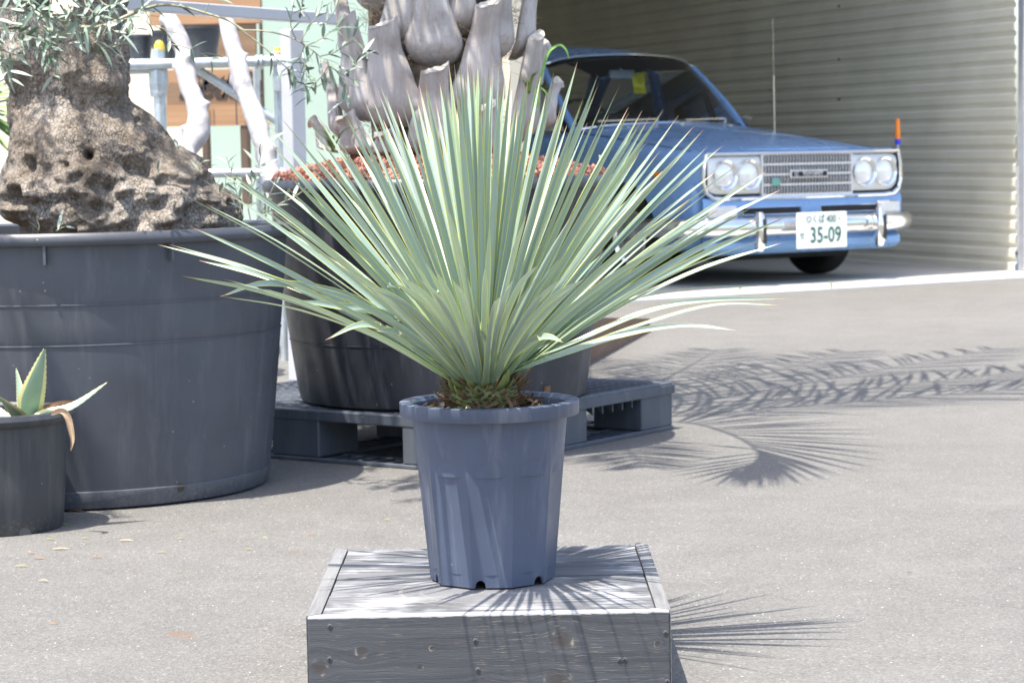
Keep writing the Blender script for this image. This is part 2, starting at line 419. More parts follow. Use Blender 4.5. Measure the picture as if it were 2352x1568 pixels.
for (px, py, r, h) in ((364, 180, .036, .085), (364, 205, .032, .06), (364, 150, .034, .05)):
    c = at(px, py, YR); obj('clamp', *lathe([(0.0, -h / 2), (r, -h / 2), (r * 1.06, -h / 4), (r * 1.06, h / 4), (r, h / 2), (0.0, h / 2)], c, 16), M['galv'], rk)
for px in (588, 598): obj('ring_clamp', *tube([at(px, 143, YR - .066), at(px + 5, 143, YR - .066)], .029, 16), M['galv'], rk, True)
for (px, py, s) in ((638, 150, 1), (637, 190, 1)):
    obj('bracket', *bbox(at(px, py, YR - .02), (.03, .05, .075), .005), M['galv'], rk)
c = at(366, 110, YR); obj('pipe_cap', *lathe([(0.0, .03), (.012, .026), (.020, .012), (.0235, -.012), (.0, -.013)], c, 16), M['yellow'], rk, True)
c = at(638, 118, YR); obj('pipe_cap', *lathe([(0.0, .016), (.013, .013), (.017, -.008), (.0, -.009)], c, 12), M['yellow'], rk, True)
sA = at(240, 141, YR + .35); sB = at(600, 134, YR + .35)
obj('shelf', *bbox(((sA.x + sB.x) / 2, YR + .22, (sA.z + sB.z) / 2 - .02), (sB.x - sA.x, .45, .02), .003), M['galv'], rk)
shelf_z = (sA.z + sB.z) / 2 - .01

def spot_pot(px0, px1, pytop, Y, label, tilt=0):
    a, b = at(px0, pytop, Y), at(px1, pytop, Y); r = (b.x - a.x) / 2; c = Vector(((a.x + b.x) / 2, Y, shelf_z))
    h = a.z - shelf_z
    o = obj('plastic_pot', *lathe([(0, .004), (r * .70, .0), (r * .78, h * .3), (r * .93, h * .9), (r, h * .92), (r, h), (r * .93, h), (r * .88, h * .85), (0, h * .82)], c, 40), M['black_pot'], None, True)
    tag(o, label, 'pot', 'black pots on the pipe rack')
spot_pot(415, 509, 62, YR + .16, 'wide black plastic pot on the rack between the two whitewashed logs')
spot_pot(342, 410, 72, YR + .22, 'black plastic pot on the rack behind the left whitewashed log')
spot_pot(290, 352, 82, YR + .30, 'black plastic pot on the rack right beside the olive trunk')

# ------------------------------------------------------------------ white aluminium frame
YA = 8.45
fr = empty('aluminium_frame', at(670, 500, YA), 0, 'white aluminium frame of a post and top rail beside the palm', 'frame')
a, b = at(230, 6, YA - .75), at(800, 47, YA + .12)
d = (b - a).normalized(); cc = (a + b) / 2; Rr = d.to_track_quat('X', 'Z').to_matrix()
obj('top_rail', *bbox(cc, ((b - a).length, .05, .040), .003, Rr), M['alu'], fr)
pt = at(669, 46, YA + .06); R40 = Matrix.Rotation(math.radians(42), 3, 'Z')
obj('post', *bbox((pt.x, YA + .06, pt.z / 2 - .02), (.062, .062, pt.z - .03), .003, R40), M['alu'], fr)

# ------------------------------------------------------------------ whitewashed logs leaning on the rail
def log(name, pts, wpx, Y0, Y1, label, seed):
    r_ = random.Random(seed); n = len(pts)
    path = [at(x, y, Y0 + (Y1 - Y0) * i / (n - 1)) for i, (x, y) in enumerate(pts)]
    path = crom(path, 8); k = len(path); wp = np.interp(np.linspace(0, 1, k), np.linspace(0, 1, n), wpx)
    V, F = tube(path, [px2m(q / 2, Y0) for q in wp], 22)
    kn = [(r_.randrange(k * 22), r_.uniform(.012, .022)) for _ in range(9)]
    out = []
    for i, v in enumerate(V):
        ax = path[min(i // 22, k - 1)]; dr = (v - ax)
        f = 1 + .16 * mnoise.noise(v * 9 + Vector((seed, 0, 0))) + .07 * mnoise.noise(v * 30)
        for j, hh in kn: f += .55 * math.exp(-((v - V[j]).length / hh) ** 2)
        out.append(ax + dr * f)
    return tag(obj(name, out, F, M['white_log'], None, True), label, 'log', 'whitewashed logs')
log('whitewashed_log', [(385, 35), (398, 60), (420, 108), (428, 160), (434, 200), (448, 232), (457, 275), (449, 315), (428, 350), (415, 400), (410, 470)], [34, 36, 40, 42, 42, 42, 46, 50, 46, 40, 40], 8.62, 8.3,
    'S-curved sunlit whitewashed log leaning left of the straighter one', 3)
log('whitewashed_log', [(520, 44), (530, 90), (545, 150), (562, 205), (585, 270), (603, 330), (622, 395), (640, 470)], [36, 38, 42, 42, 42, 42, 44, 44], 8.66, 8.3,
    'straight whitewashed log leaning between the curved log and the aluminium post', 5)

# ------------------------------------------------------------------ big olive tub
def ring_prof(rb, rt, h, lip, liph, grooves, base):
    """outside profile of a moulded tub: base band, ribs, rolled lip, then inside"""
    rr = lambda z: rb + (rt - rb) * (z / h) ** .85
    P = [(0, .012), (rb * .97, .0), (rb * 1.0, .006)]
    if base: P += [(rr(base) + .0045, base - .0012), (rr(base) + .0040, base), (rr(base), base + .0015)]
    for z in np.linspace(.08 if base else .03, h - liph - .004, 16): P.append((rr(z), z))
    for g in grooves:
        P += [(rr(g) - .0002, g - .0022), (rr(g) + .0016, g - .0010), (rr(g) + .0016, g + .0010), (rr(g) - .0016, g + .0022)]
    P = P[:3] + sorted(P[3:], key=lambda q: q[1])
    r0 = rr(h - liph)
    P += [(r0, h - liph), (r0 + lip, h - liph + .002), (r0 + lip + .004, h - liph + .008), (r0 + lip + .004, h - .010), (r0 + lip - .004, h - .001), (r0 + lip - .016, h), (r0 - .012, h - .006), (r0 - .016, h - .03), (rr(h * .55) - .016, h * .55)]
    return P
OC = Vector((at(190, 900, 5.80).x, 5.80, 0))
ot = empty('olive_tub', OC, 0, 'huge round black plastic tub holding the old olive trunk', 'planter')
ORB, ORT, OH = .452, .517, .642
prof = ring_prof(ORB, ORT, OH, .018, .030, (.385, .478), .045)
ib = [i for i, p in enumerate(prof) if p[1] >= OH - .0301][0]
obj('body', *lathe(prof[:ib + 1], OC, 128), M['tub'], ot, True)
obj('rim', *lathe(prof[ib:], OC, 128), M['tub_lip'], ot, True)
for px in (210, 470):
    a = math.asin(max(-1, min(1, (px - 190) / 500))); q = OC + Vector((math.sin(a) * .521, -math.cos(a) * .521, OH - .045))
    obj('rib', *box(q, (.006, .02, .05), Matrix.Rotation(a, 3, 'Z')), M['tub'], ot)
for (px, z, r) in ((545, .078, .008), (465, .040, .009)):
    a = math.asin((px - 190) / 440); rr_ = .462; q = OC + Vector((math.sin(a) * rr_, -math.cos(a) * rr_, z))
    nv = Vector((math.sin(a), -math.cos(a), 0))
    obj('drain_hole', *tube([q - nv * .012, q + nv * (-.0005 if z > .05 else .0005)], r, 14), M['soil'], ot)
V, F = lathe([(0, .575), (.2, .585), (.4, .57), (.505, .56)], OC, 48)
tag(obj('soil', V, F, M['soil'], ot), kind=None)

# ------------------------------------------------------------------ olive trunk
def m_bark():
    t = NT('olive_bark'); v = t.map()
    nz = t.n('TexNoise'); nz.inputs['Scale'].default_value = 9; nz.inputs['Detail'].default_value = 5; t.l(v, nz.inputs['Vector'])
    vv = t.n('VectorMath', operation='ADD'); sc = t.n('VectorMath', operation='SCALE'); sc.inputs['Scale'].default_value = .05
    t.l(nz.outputs['Color'], sc.inputs[0]); t.l(v, vv.inputs[0]); t.l(sc.outputs[0], vv.inputs[1])
    sq = t.n('Mapping'); sq.inputs['Scale'].default_value = (1, 1, .62); t.l(vv.outputs[0], sq.inputs[0])
    vo = t.n('TexVoronoi', feature='DISTANCE_TO_EDGE'); vo.inputs['Scale'].default_value = 112; t.l(sq.outputs[0], vo.inputs['Vector'])
    vo2 = t.n('TexVoronoi', feature='DISTANCE_TO_EDGE'); vo2.inputs['Scale'].default_value = 210; t.l(sq.outputs[0], vo2.inputs['Vector'])
    big = t.noise(v, 5, 6, .6); fine = t.noise(v, 60, 6, .7)
    c = t.ramp(big, [(.30, (.165, .122, .086)), (.46, (.30, .258, .212)), (.66, (.42, .388, .348))])
    c = t.mix(t.ramp(fine, [(.38, 0.0), (.66, .8)]), c, (.135, .105, .08))
    moss = t.ramp(t.noise(v, 11, 5), [(.60, 0.0), (.72, 1.0)])
    c = t.mix(t.math('MULTIPLY', moss, .35), c, (.20, .13, .08))
    cr = t.ramp(vo.outputs['Distance'], [(.0, 1.0), (.07, 0.0)]); cr2 = t.ramp(vo2.outputs['Distance'], [(.0, .7), (.10, 0.0)])
    crk = t.math('MAXIMUM', cr, t.math('MULTIPLY', cr2, t.ramp(big, [(.35, 1.0), (.6, .2)])))
    c = t.mix(t.math('MULTIPLY', crk, t.ramp(t.noise(v, 7, 4), [(.36, .25), (.60, .95)])), c, (.045, .034, .026))
    t.set(Base_Color=c, Roughness=.88); t.b.inputs['Specular IOR Level'].default_value = .25
    h = t.math('SUBTRACT', t.math('MULTIPLY', fine, .4), t.math('MULTIPLY', crk, .6))
    t.bump(h, .8, .008); return t.m
M['bark'] = m_bark()
YO = 5.82
tree = empty('olive_tree', Vector((at(290, 520, YO).x, YO, .56)), 0, 'ancient gnarled olive tree with hollowed grey trunk in the huge black tub', 'tree')
OUT = [(40, -5, 285), (90, 0, 290), (130, 4, 292), (160, 8, 292), (205, 20, 290), (222, 23, 291), (250, 26, 324), (293, 28, 366), (330, 27, 404), (360, 22, 446), (395, 16, 474), (421, 10, 488),
       (440, 11, 526), (472, 15, 545), (500, 35, 545), (518, 54, 542), (545, 68, 536), (580, 80, 525)]
YY = [o[0] for o in OUT]
rr_ = random.Random(5)
LUMP = [(246, 200, 46, .080), (185, 175, 28, .030), (205, 120, 40, .03), (60, 150, 40, .02), (150, 300, 60, .025), (280, 300, 40, .03), (330, 345, 30, .03), (300, 330, 26, .022),
        (95, 378, 15, -.085), (88, 400, 16, -.04), (235, 360, 12, -.06), (225, 385, 40, .02), (40, 440, 40, .03), (160, 250, 50, -.015), (210, 250, 18, -.012), (300, 255, 20, -.02),
        (330, 280, 12, -.03), (360, 400, 18, -.03), (250, 400, 14, .03), (190, 380, 8, -.02), (430, 410, 25, .03), (290, 420, 16, -.04), (320, 430, 14, .03)]
for _ in range(95):
    y = rr_.uniform(385, 560); LUMP.append((rr_.uniform(60, 530), y, rr_.uniform(7, 22), rr_.choice([-1, 1, 1]) * rr_.uniform(.008, .026)))
nr, nc = 230, 330; P = []
for i in range(nr):
    y = 40 + (580 - 40) * i / (nr - 1)
    L = np.interp(y, YY, [o[1] for o in OUT]); R = np.interp(y, YY, [o[2] for o in OUT]); row = []
    cx, hw = (L + R) / 2, (R - L) / 2; hd = min(px2m(hw, YO) * .85, .235)
    for j in range(nc):
        a = 2 * math.pi * j / nc; sx = math.sin(a); px = cx + hw * sx
        base = at(px, y, YO); base.y = YO - hd * math.cos(a); nrm = Vector((sx, -math.cos(a), 0))
        p = base.copy(); q = base * 1.0; front = max(0, math.cos(a) + .15)
        dsp = .014 * mnoise.fractal(q * 11, .9, 2.1, 4)
        low = min(1, max(0, (y - 340) / 90.))
        dsp += low * (.014 * mnoise.noise(q * 20) + .010 * (1 - 2 * abs(mnoise.noise(q * 26 + Vector((3, 1, 7))))) + .004 * mnoise.noise(q * 70))
        dsp += (1 - low) * .006 * (1 - 2 * abs(mnoise.noise(Vector((q.x * 40, q.y * 40, q.z * 9)))))
        if front > 0:
            for (lx, ly, lr, lh) in LUMP:
                dd = (px - lx) ** 2 + (y - ly) ** 2
                if dd < lr * lr * 5: dsp += lh * math.exp(-dd / (lr * lr * .8)) * min(1, front)
        row.append(p + nrm * dsp)
    P.append(row)
obj('trunk', *grid(P, True), M['bark'], tree, True)
# two stems going up out of the picture
for (pts, rads) in (([(225, 90), (228, 40), (232, -20), (245, -120), (262, -260)], [62, 60, 58, 50, 40]), ([(45, 110), (45, 50), (32, -20), (10, -120), (-20, -260)], [52, 60, 56, 46, 36])):
    path = crom([at(x, y, YO + .02) for x, y in pts], 14); k = len(path)
    V, F = tube(path, [px2m(q, YO) for q in np.interp(np.linspace(0, 1, k), np.linspace(0, 1, len(rads)), rads)], 60)
    V2 = []
    for i, v in enumerate(V):
        ax = path[min(i // 60, k - 1)]; n_ = (v - ax).normalized()
        V2.append(v + n_ * (.02 * mnoise.fractal(v * 12, .9, 2.1, 4) + .008 * (1 - 2 * abs(mnoise.noise(Vector((v.x * 38, v.y * 38, v.z * 9)))))))
    obj('stem', V2, F, M['bark'], tree, True)

# ------------------------------------------------------------------ olive twigs and leaves
def m_olive():
    t = NT('olive_leaf'); rn = t.rnd()
    c = t.ramp(rn, [(.0, (.065, .11, .07)), (.4, (.13, .19, .13)), (.72, (.23, .295, .23)), (1.0, (.38, .43, .37))])
    t.set(Base_Color=c, Roughness=.42); t.b.inputs['Specular IOR Level'].default_value = .55
    t.set(Subsurface_Weight=.0); return t.m
M['olive_leaf'] = m_olive(); M['twig'] = simple('olive_twig', (.26, .25, .17), .7, var=.3, vscale=40)
def leaf_mesh(L, W, bend, name):
    n = 6; V, F = [], []
    for i in range(n + 1):
        t = i / n; wv = W * math.sin(math.pi * min(1, t * .96 + .03)) ** .8 * (1 - .25 * t); z = -bend * t * t * L
        V += [Vector((-wv / 2, t * L, z + wv * .12)), Vector((0, t * L, z)), Vector((wv / 2, t * L, z + wv * .12))]
    for i in range(n):
        for j in range(2): F.append((i * 3 + j, i * 3 + j + 1, i * 3 + j + 4, i * 3 + j + 3))
    return newmesh(V, F, M['olive_leaf'], True, None, name)
OL = [leaf_mesh(.046, .0105, .10, 'olive_leaf'), leaf_mesh(.055, .0100, .22, 'olive_leaf'), leaf_mesh(.038, .0105, .05, 'olive_leaf')]
ro = random.Random(21); nleaf = 0
def leafmat(p, d, up, roll=0.0, s=1.0):
    d = d.normalized(); x = d.cross(up); x = x.normalized() if x.length > 1e-4 else Vector((1, 0, 0)); z = x.cross(d)
    Rm = Matrix((x, d, z)).transposed().to_4x4() @ Matrix.Rotation(roll, 4, 'Y') @ Matrix.Scale(s, 4)
    return Matrix.Translation(p) @ Rm
crown = MB()
def sprig(path, r0=.0022, step=.017, s=1.0, start=.12, real=True, spread=(.6, 1.0), parent=None):
    global nleaf
    path = crom(path, 6); k = len(path)
    if real: obj('twig', *tube(path, [r0 * (1 - .6 * i / k) for i in range(k)], 5), M['twig'], tree, True)
    acc = 0; tot = sum((path[i + 1] - path[i]).length for i in range(k - 1)); nxt = tot * start; flip = ro.uniform(0, 3)
    for i in range(k - 1):
        seg = (path[i + 1] - path[i]); ln = seg.length
        while nxt <= acc + ln:
            p = path[i] + seg * ((nxt - acc) / max(ln, 1e-6)); d = seg.normalized(); flip += 1.57 + ro.uniform(-.3, .3)
            o1 = d.orthogonal().normalized(); side = (o1 * math.cos(flip) + d.cross(o1) * math.sin(flip))
            for sg_ in (1, -1):
                if ro.random() < .12: continue
                ld = (d * ro.uniform(.45, .9) + side * sg_ * ro.uniform(*spread)).normalized()
                mt = leafmat(p, ld, Vector((ro.uniform(-.5, .5), ro.uniform(-.6, .2), 1)), ro.uniform(-.7, .7), s * ro.uniform(.75, 1.2))
                me = ro.choice(OL)
                if real and nleaf < 300:
                    inst('leaf', me, mt, parent or tree); nleaf += 1
                else:
                    n0 = len(crown.V); crown.V += [mt @ v.co for v in me.vertices]; crown.F += [tuple(q + n0 for q in f.vertices) for f in me.polygons]
            nxt += step * ro.uniform(.8, 1.25)
        acc += ln
def P3(pts, Y0, Y1): return [at(x, y, Y0 + (Y1 - Y0) * i / (len(pts) - 1)) for i, (x, y) in enumerate(pts)]
# long arching branch to the right
main = P3([(150, 60), (230, 62), (290, 38), (330, 22), (370, 12), (420, 16), (470, 30), (520, 46), (560, 70)], 5.55, 5.5)
obj('branch', *tube(crom(main, 6), [.0055 - .003 * i / 48 for i in range(49)], 6), M['twig'], tree, True)
up_b = P3([(560, 70), (600, 71), (640, 78), (680, 92), (720, 118), (765, 158), (800, 178), (826, 190)], 5.5, 5.45)
lo_b = P3([(545, 62), (575, 85), (610, 112), (640, 140), (668, 165), (690, 190), (722, 202), (760, 176)], 5.5, 5.5)
sprig(main[2:7], .001, .055, 1.0, .1); sprig(up_b, .0022, .022, .95, .45); sprig(lo_b, .0022, .026, .95, .35)
for pts in ([(680, 92), (668, 60), (672, 20), (680, -25)], [(690, 95), (712, 60), (735, 25), (745, -20)], [(705, 105), (735, 92), (765, 70), (785, 62)], [(735, 130), (770, 120), (800, 96), (815, 82)],
            [(700, 102), (690, 130), (672, 150), (660, 172)], [(755, 150), (740, 175), (715, 200), (700, 230)], [(780, 168), (812, 152), (830, 128), (838, 110)], [(720, 120), (700, 150), (705, 175), (700, 195)],
            [(700, 40), (690, 20), (705, -10), (712, -30)], [(770, 160), (790, 190), (800, 210), (790, 235)], [(735, 60), (760, 40), (775, 10), (780, -20)]):
    sprig(P3(pts, 5.48, ro.uniform(5.35, 5.6)), .0014, .021, .9, .2)
# twig hanging by the left log
for pts in ([(330, 20), (355, 60), (378, 110), (392, 160), (400, 190)], [(395, 165), (430, 178), (470, 205), (495, 235)], [(300, 36), (300, 70), (312, 110)], [(322, 24), (345, 5), (365, -20)], [(470, 30), (480, 10), (500, -15)], [(285, 45), (318, 62), (335, 88)]):
    if pts[1][1] > 300: continue
    sprig([at(x, y * .62 if y > 60 else y, 5.5) for x, y in pts], .0013, .026, .95, .15)
# cluster in front of the trunk, upper left
for pts in ([(-20, 60), (30, 72), (80, 88), (120, 96)], [(-20, 20), (20, 20), (60, 30), (95, 20)], [(40, -20), (70, 10), (85, 45), (92, 62)], [(-20, 110), (10, 118), (45, 128), (70, 120)], [(60, 60), (90, 78), (112, 100), (125, 150), (122, 175)],
            [(120, -20), (118, 15), (125, 55), (118, 80)], [(150, -20), (160, 20), (185, 50), (205, 62)], [(190, -20), (200, 15), (230, 38), (268, 52)], [(90, 90), (120, 105), (150, 100), (190, 92)], [(180, 60), (205, 85), (228, 105), (262, 108), (290, 92)],
            [(210, -20), (240, 10), (262, 12), (285, 0)], [(-10, 75), (-4, 110), (8, 140), (14, 150)], [(215, 100), (240, 80), (250, 45), (262, 25)], [(85, 20), (110, 40), (150, 48), (170, 30)], [(-20, 40), (15, 52), (55, 60), (75, 78)], [(20, -20), (40, 15), (62, 20), (80, 8)], [(100, 60), (130, 75), (165, 78), (205, 75)], [(225, 60), (245, 60), (270, 75), (295, 70)], [(160, -20), (172, 12), (160, 45), (150, 75)], [(30, 95), (60, 105), (95, 108), (110, 130)], [(-15, 130), (5, 145), (20, 165), (22, 190)]):
    sprig(P3(pts, ro.uniform(5.28, 5.42), ro.uniform(5.2, 5.36)), .0018, .017, 1.0, .1)
# suckers from the trunk foot and the tub
for pts, Y in (([(575, 505), (570, 470), (580, 430), (592, 395), (598, 360), (604, 330)], 5.62), ([(560, 500), (548, 460), (535, 410), (520, 360)], 5.7), ([(600, 500), (640, 470), (680, 450), (712, 425)], 5.55), ([(590, 505), (610, 470), (625, 435), (640, 410)], 5.6),
               ([(550, 500), (545, 470), (555, 440), (565, 420)], 5.62), ([(410, 345), (408, 335), (403, 322)], 5.58), ([(455, 395), (458, 380), (466, 370)], 5.55), ([(495, 440), (498, 425), (505, 410)], 5.52), ([(500, 445), (515, 432), (525, 418)], 5.52), ([(88, 530), (90, 520), (86, 508)], 5.4), ([(130, 530), (140, 524), (152, 520)], 5.4), ([(362, 396), (366, 388), (372, 380)], 5.55)):
    sprig([at(x, y, Y) for x, y in pts], .0018, .024, .95, .15)
# the crown above the picture, which shades trunk and tub
tw = MB()
for k in range(44):
    c = Vector((ro.uniform(-1.75, -.45), ro.uniform(5.0, 6.5), ro.uniform(1.75, 2.9)))
    d = Vector((ro.uniform(-1, 1), ro.uniform(-1, 1), ro.uniform(-.7, .5))).normalized() * ro.uniform(.25, .5)
    path = [c, c + d * .35 + Vector((0, 0, .03)), c + d * .7, c + d - Vector((0, 0, .05))]
    tw.add(tube(path, .003, 5)); sprig(path, .002, .016, 1.15, .05, False)
tw.obj('upper_twigs', M['twig'], tree)['kind'] = 'stuff'
crown.obj('crown', M['olive_leaf'], tree, True)['kind'] = 'stuff'

# ------------------------------------------------------------------ agave in its pot
AC = Vector((at(-4, 1180, 5.14).x, 5.14, 0))
ap = empty('agave_pot', AC, 0, 'small black plastic pot with the agave in front of the huge tub', 'pot')
AH = .262
def notch(i, a, r, z): return r
prof = [(.0, .012), (.138, .0), (.141, .004), (.149, .10), (.156, AH - .03), (.158, AH - .028), (.170, AH - .022), (.174, AH - .012), (.170, AH - .002), (.160, AH), (.153, AH - .006), (.150, AH - .04), (.148, AH - .08)]
obj('body', *lathe(prof[:5], AC, 72), M['black_pot'], ap, True); obj('rim', *lathe(prof[4:], AC, 72), M['black_pot'], ap, True)
obj('soil', *lathe([(0, AH - .035), (.149, AH - .045)], AC, 40), M['soil'], ap)
for a in (.62, -.4):
    nv = Vector((math.sin(a), -math.cos(a), 0)); q = AC + nv * .139
    obj('drain_notch', *tube([q - nv * .004 + Vector((0, 0, .003)), q + nv * .0035 + Vector((0, 0, .003))], .013, 16), M['dark_steel'], ap)
def m_agave():
    t = NT('agave_leaf'); uv = t.n('UVMap'); sp = t.n('SeparateXYZ'); t.l(uv.outputs[0], sp.inputs[0])
    e = t.math('ABSOLUTE', t.math('SUBTRACT', sp.outputs['X'], .5))
    e = t.math('ADD', e, t.math('MULTIPLY', t.math('SUBTRACT', t.noise(t.map(), 30, 3), .5), .08))
    c = t.ramp(t.noise(t.map((1, 1, 1)), 14, 5), [(.3, (.15, .24, .16)), (.7, (.24, .34, .25))])
    c = t.mix(t.ramp(e, [(.33, 0.0), (.37, 1.0)]), c, (.60, .56, .26))
    c = t.mix(t.ramp(sp.outputs['Y'], [(.965, 0.0), (.975, 1.0)]), c, (.07, .03, .02))
    t.set(Base_Color=c, Roughness=.42); return t.m
M['agave'] = m_agave()
ag = empty('agave_plant', AC + Vector((0, 0, AH - .04)), 0, 'variegated agave with yellow edged green leaves in the small black pot', 'plant')
def strap(path, W, up, prof=None, cup=.25, n=14, nx=6, teeth=0.0):
    P = crom(path, n); k = len(P); rows = []; uv = []
    for i in range(k):
        t = i / (k - 1); d = (P[min(i + 1, k - 1)] - P[max(i - 1, 0)]).normalized(); x = d.cross(up(t) if callable(up) else up).normalized(); nn = x.cross(d)
        wv = W * (prof(t) if prof else 1); row = []
        for j in range(nx + 1):
            s = j / nx * 2 - 1; ex = teeth * (1 if i % 2 else -1) if abs(s) > .99 else 0
            row.append(P[i] + x * (s * (wv / 2 + ex)) + nn * (cup * wv * s * s * .5)); uv.append((j / nx, t))
        rows.append(row)
    V, F = grid(rows); return V, F, uv
ap_f = lambda t: (.55 + 1.2 * t if t < .35 else .97 * (1 - ((t - .35) / .65) ** 1.7)) + .01
def ag_leaf(pts, Y0, Y1, W, up, name='leaf'):
    V, F, U = strap(P3(pts, Y0, Y1), W, Vector(up), ap_f, .35, 12, 8, .0008); obj(name, V, F, M['agave'], ag, True, U)
ag_leaf([(62, 985), (68, 930), (84, 870), (104, 795)], 5.12, 5.04, .058, (0, .9, .3))
ag_leaf([(72, 985), (82, 940), (92, 890), (96, 850)], 5.2, 5.22, .034, (-.4, .9, .3))
ag_leaf([(50, 985), (46, 940), (42, 890), (36, 842)], 5.22, 5.28, .030, (.5, .8, 0))
ag_leaf([(50, 985), (38, 960), (18, 935), (-12, 905)], 5.10, 4.98, .055, (.3, .3, .9))
ag_leaf([(60, 985), (100, 958), (170, 935), (252, 874)], 5.06, 5.12, .046, (-.1, -.35, 1))
ag_leaf([(45, 985), (-10, 955), (-60, 930), (-130, 900)], 5.15, 5.2, .05, (.1, -.3, 1))
V, F, U = strap(P3([(62, 965), (100, 945), (145, 930), (178, 928)], 5.22, 5.24), .022, Vector((.2, -.5, 1)), lambda t: 1 - .6 * t, 1.2, 8, 6)
obj('dead_leaf', V, F, M['dry'], ag, True)['label'] = 'shrivelled brown leaf'
V, F, U = strap(P3([(118, 952), (140, 946), (154, 958), (162, 985), (166, 1010), (162, 1035)], 4.995, 4.97), .015, lambda t: Vector((.25, -1, .6 * (1 - t))), lambda t: .55 + .5 * math.sin(math.pi * t) - .45 * t * t, 1.4, 8, 6)
obj('dead_leaf', V, F, M['dry_pale'], ag, True)['label'] = 'pale dry leaf hanging over the pot rim'

# ------------------------------------------------------------------ plastic pallet
PF = gnd(1043, 1086); PR = gnd(1547, 985); PF.z = PR.z = 0
ex = (PR - PF).normalized(); ey = Vector((-ex.y, ex.x, 0)); PL = (PR - PF).length
pal = empty('pallet', PF, 0, 'dark grey plastic pallet with slatted deck under the palm tub', 'pallet')
RP = Matrix((ex, ey, Vector((0, 0, 1)))).transposed(); PW, PH = 1.06, .138
def pp(u, v, z=0): return PF + ex * u + ey * v + Vector((0, 0, z))
def pbox(name, u0, u1, v0, v1, z0, z1, bev=.003, parent=None):
    return obj(name, *bbox(pp((u0 + u1) / 2, (v0 + v1) / 2, (z0 + z1) / 2), (u1 - u0, v1 - v0, z1 - z0), bev, RP), M['pallet'], parent or pal)
bw = .165
for i in range(3):
    for j in range(3):
        u0 = (0, PL / 2 - bw / 2, PL - bw)[i] + (.002 if i == 0 else -.002 if i == 2 else 0); v0 = (0, PW / 2 - bw / 2, PW - bw)[j] + (.002 if j == 0 else -.002 if j == 2 else 0)
        pbox('block', u0, u0 + bw, v0, v0 + bw, .012, PH - .022)
for k in range(3):
    v0 = (0, PW / 2 - .06, PW - .12)[k]; pbox('bottom_runner', 0, PL, v0, v0 + .012, 0, .012, .002); pbox('bottom_runner', 0, PL, v0 + .108, v0 + .12, 0, .0115, .002)
    n = 22
    for q in range(n):
        u0 = q * (PL - .03) / (n - 1); pbox('bottom_slat', u0 + .002, u0 + .022, v0 + .0125, v0 + .1075, .0015, .010, .0015)
for k in range(2):
    u0 = (0, PL - .12)[k]
    for q in (0, .108): pbox('bottom_runner', u0 + q, u0 + q + .012, .121, PW - .121, .0005, .011, .002)
    for q in range(16):
        v0 = .125 + q * (PW - .25) / 16
        if v0 < PW / 2 - .08 or v0 > PW / 2 + .062: pbox('bottom_slat', u0 + .0125, u0 + .1075, v0, v0 + .018, .002, .0095, .0015)
# top deck: edge beams, slats one way, thinner slats across
pbox('edge_beam', 0, PL, 0, .022, PH - .030, PH); pbox('edge_beam', 0, PL, PW - .022, PW, PH - .030, PH)
pbox('edge_beam', 0, .022, .0225, PW - .0225, PH - .030, PH - .0005); pbox('edge_beam', PL - .022, PL, .0225, PW - .0225, PH - .030, PH - .0005)
for q in range(27):
    u0 = .030 + q * (PL - .075) / 26; pbox('deck_slat', u0, u0 + .016, .0225, PW - .0225, PH - .016, PH - .0025, .0015)
for q in range(19):
    v0 = .040 + q * (PW - .10) / 18; pbox('cross_slat', .0225, PL - .0225, v0, v0 + .012, PH - .014, PH - .0042, .0015)
# gussets under the deck edge
for face in (0, 1):
    for q in range(14):
        L_ = PL if face == 0 else PW; s = .20 + q * (L_ - .40) / 13
        a = (pp(s, .012), ey) if face == 0 else (pp(PL - .012, s), -ex)
        p, dv = a; sd = ex if face == 0 else ey
        tri = [p + Vector((0, 0, PH - .03)), p + dv * .05 + Vector((0, 0, PH - .03)), p + Vector((0, 0, PH - .058))]
        obj('gusset', *prism([x - sd * .002 for x in tri], sd * .004), M['pallet'], pal)
pbox('corner_lip', -.004, PL + .004, -.004, .0, PH - .034, PH - .008, .001); pbox('corner_lip', PL, PL + .004, .001, PW, PH - .034, PH - .008, .001)

# ------------------------------------------------------------------ palm tub on the pallet
PC = Vector((at(1014, 700, 6.46).x, 6.46, PH + .0005)); PRB, PRT, PTH = .392, .470, .604
pt_ = empty('palm_tub', PC, 0, 'large black plastic tub with streaked side standing on the pallet', 'planter')
prof = ring_prof(PRB, PRT, PTH, .014, .034, (.17,), 0)
ib = [i for i, p in enumerate(prof) if p[1] >= PTH - .0341][0]
obj('body', *lathe(prof[:ib + 1], PC, 112), M['palm_tub'], pt_, True); obj('rim', *lathe(prof[ib:], PC, 112), M['tub_lip'], pt_, True)
a = .78; nv = Vector((math.sin(a), -math.cos(a), 0)); q = PC + nv * (PRB + .006)
obj('drain_slot', *box(q + Vector((0, 0, .035)), (.018, .016, .030), Matrix.Rotation(a, 3, 'Z')), M['rust'], pt_)
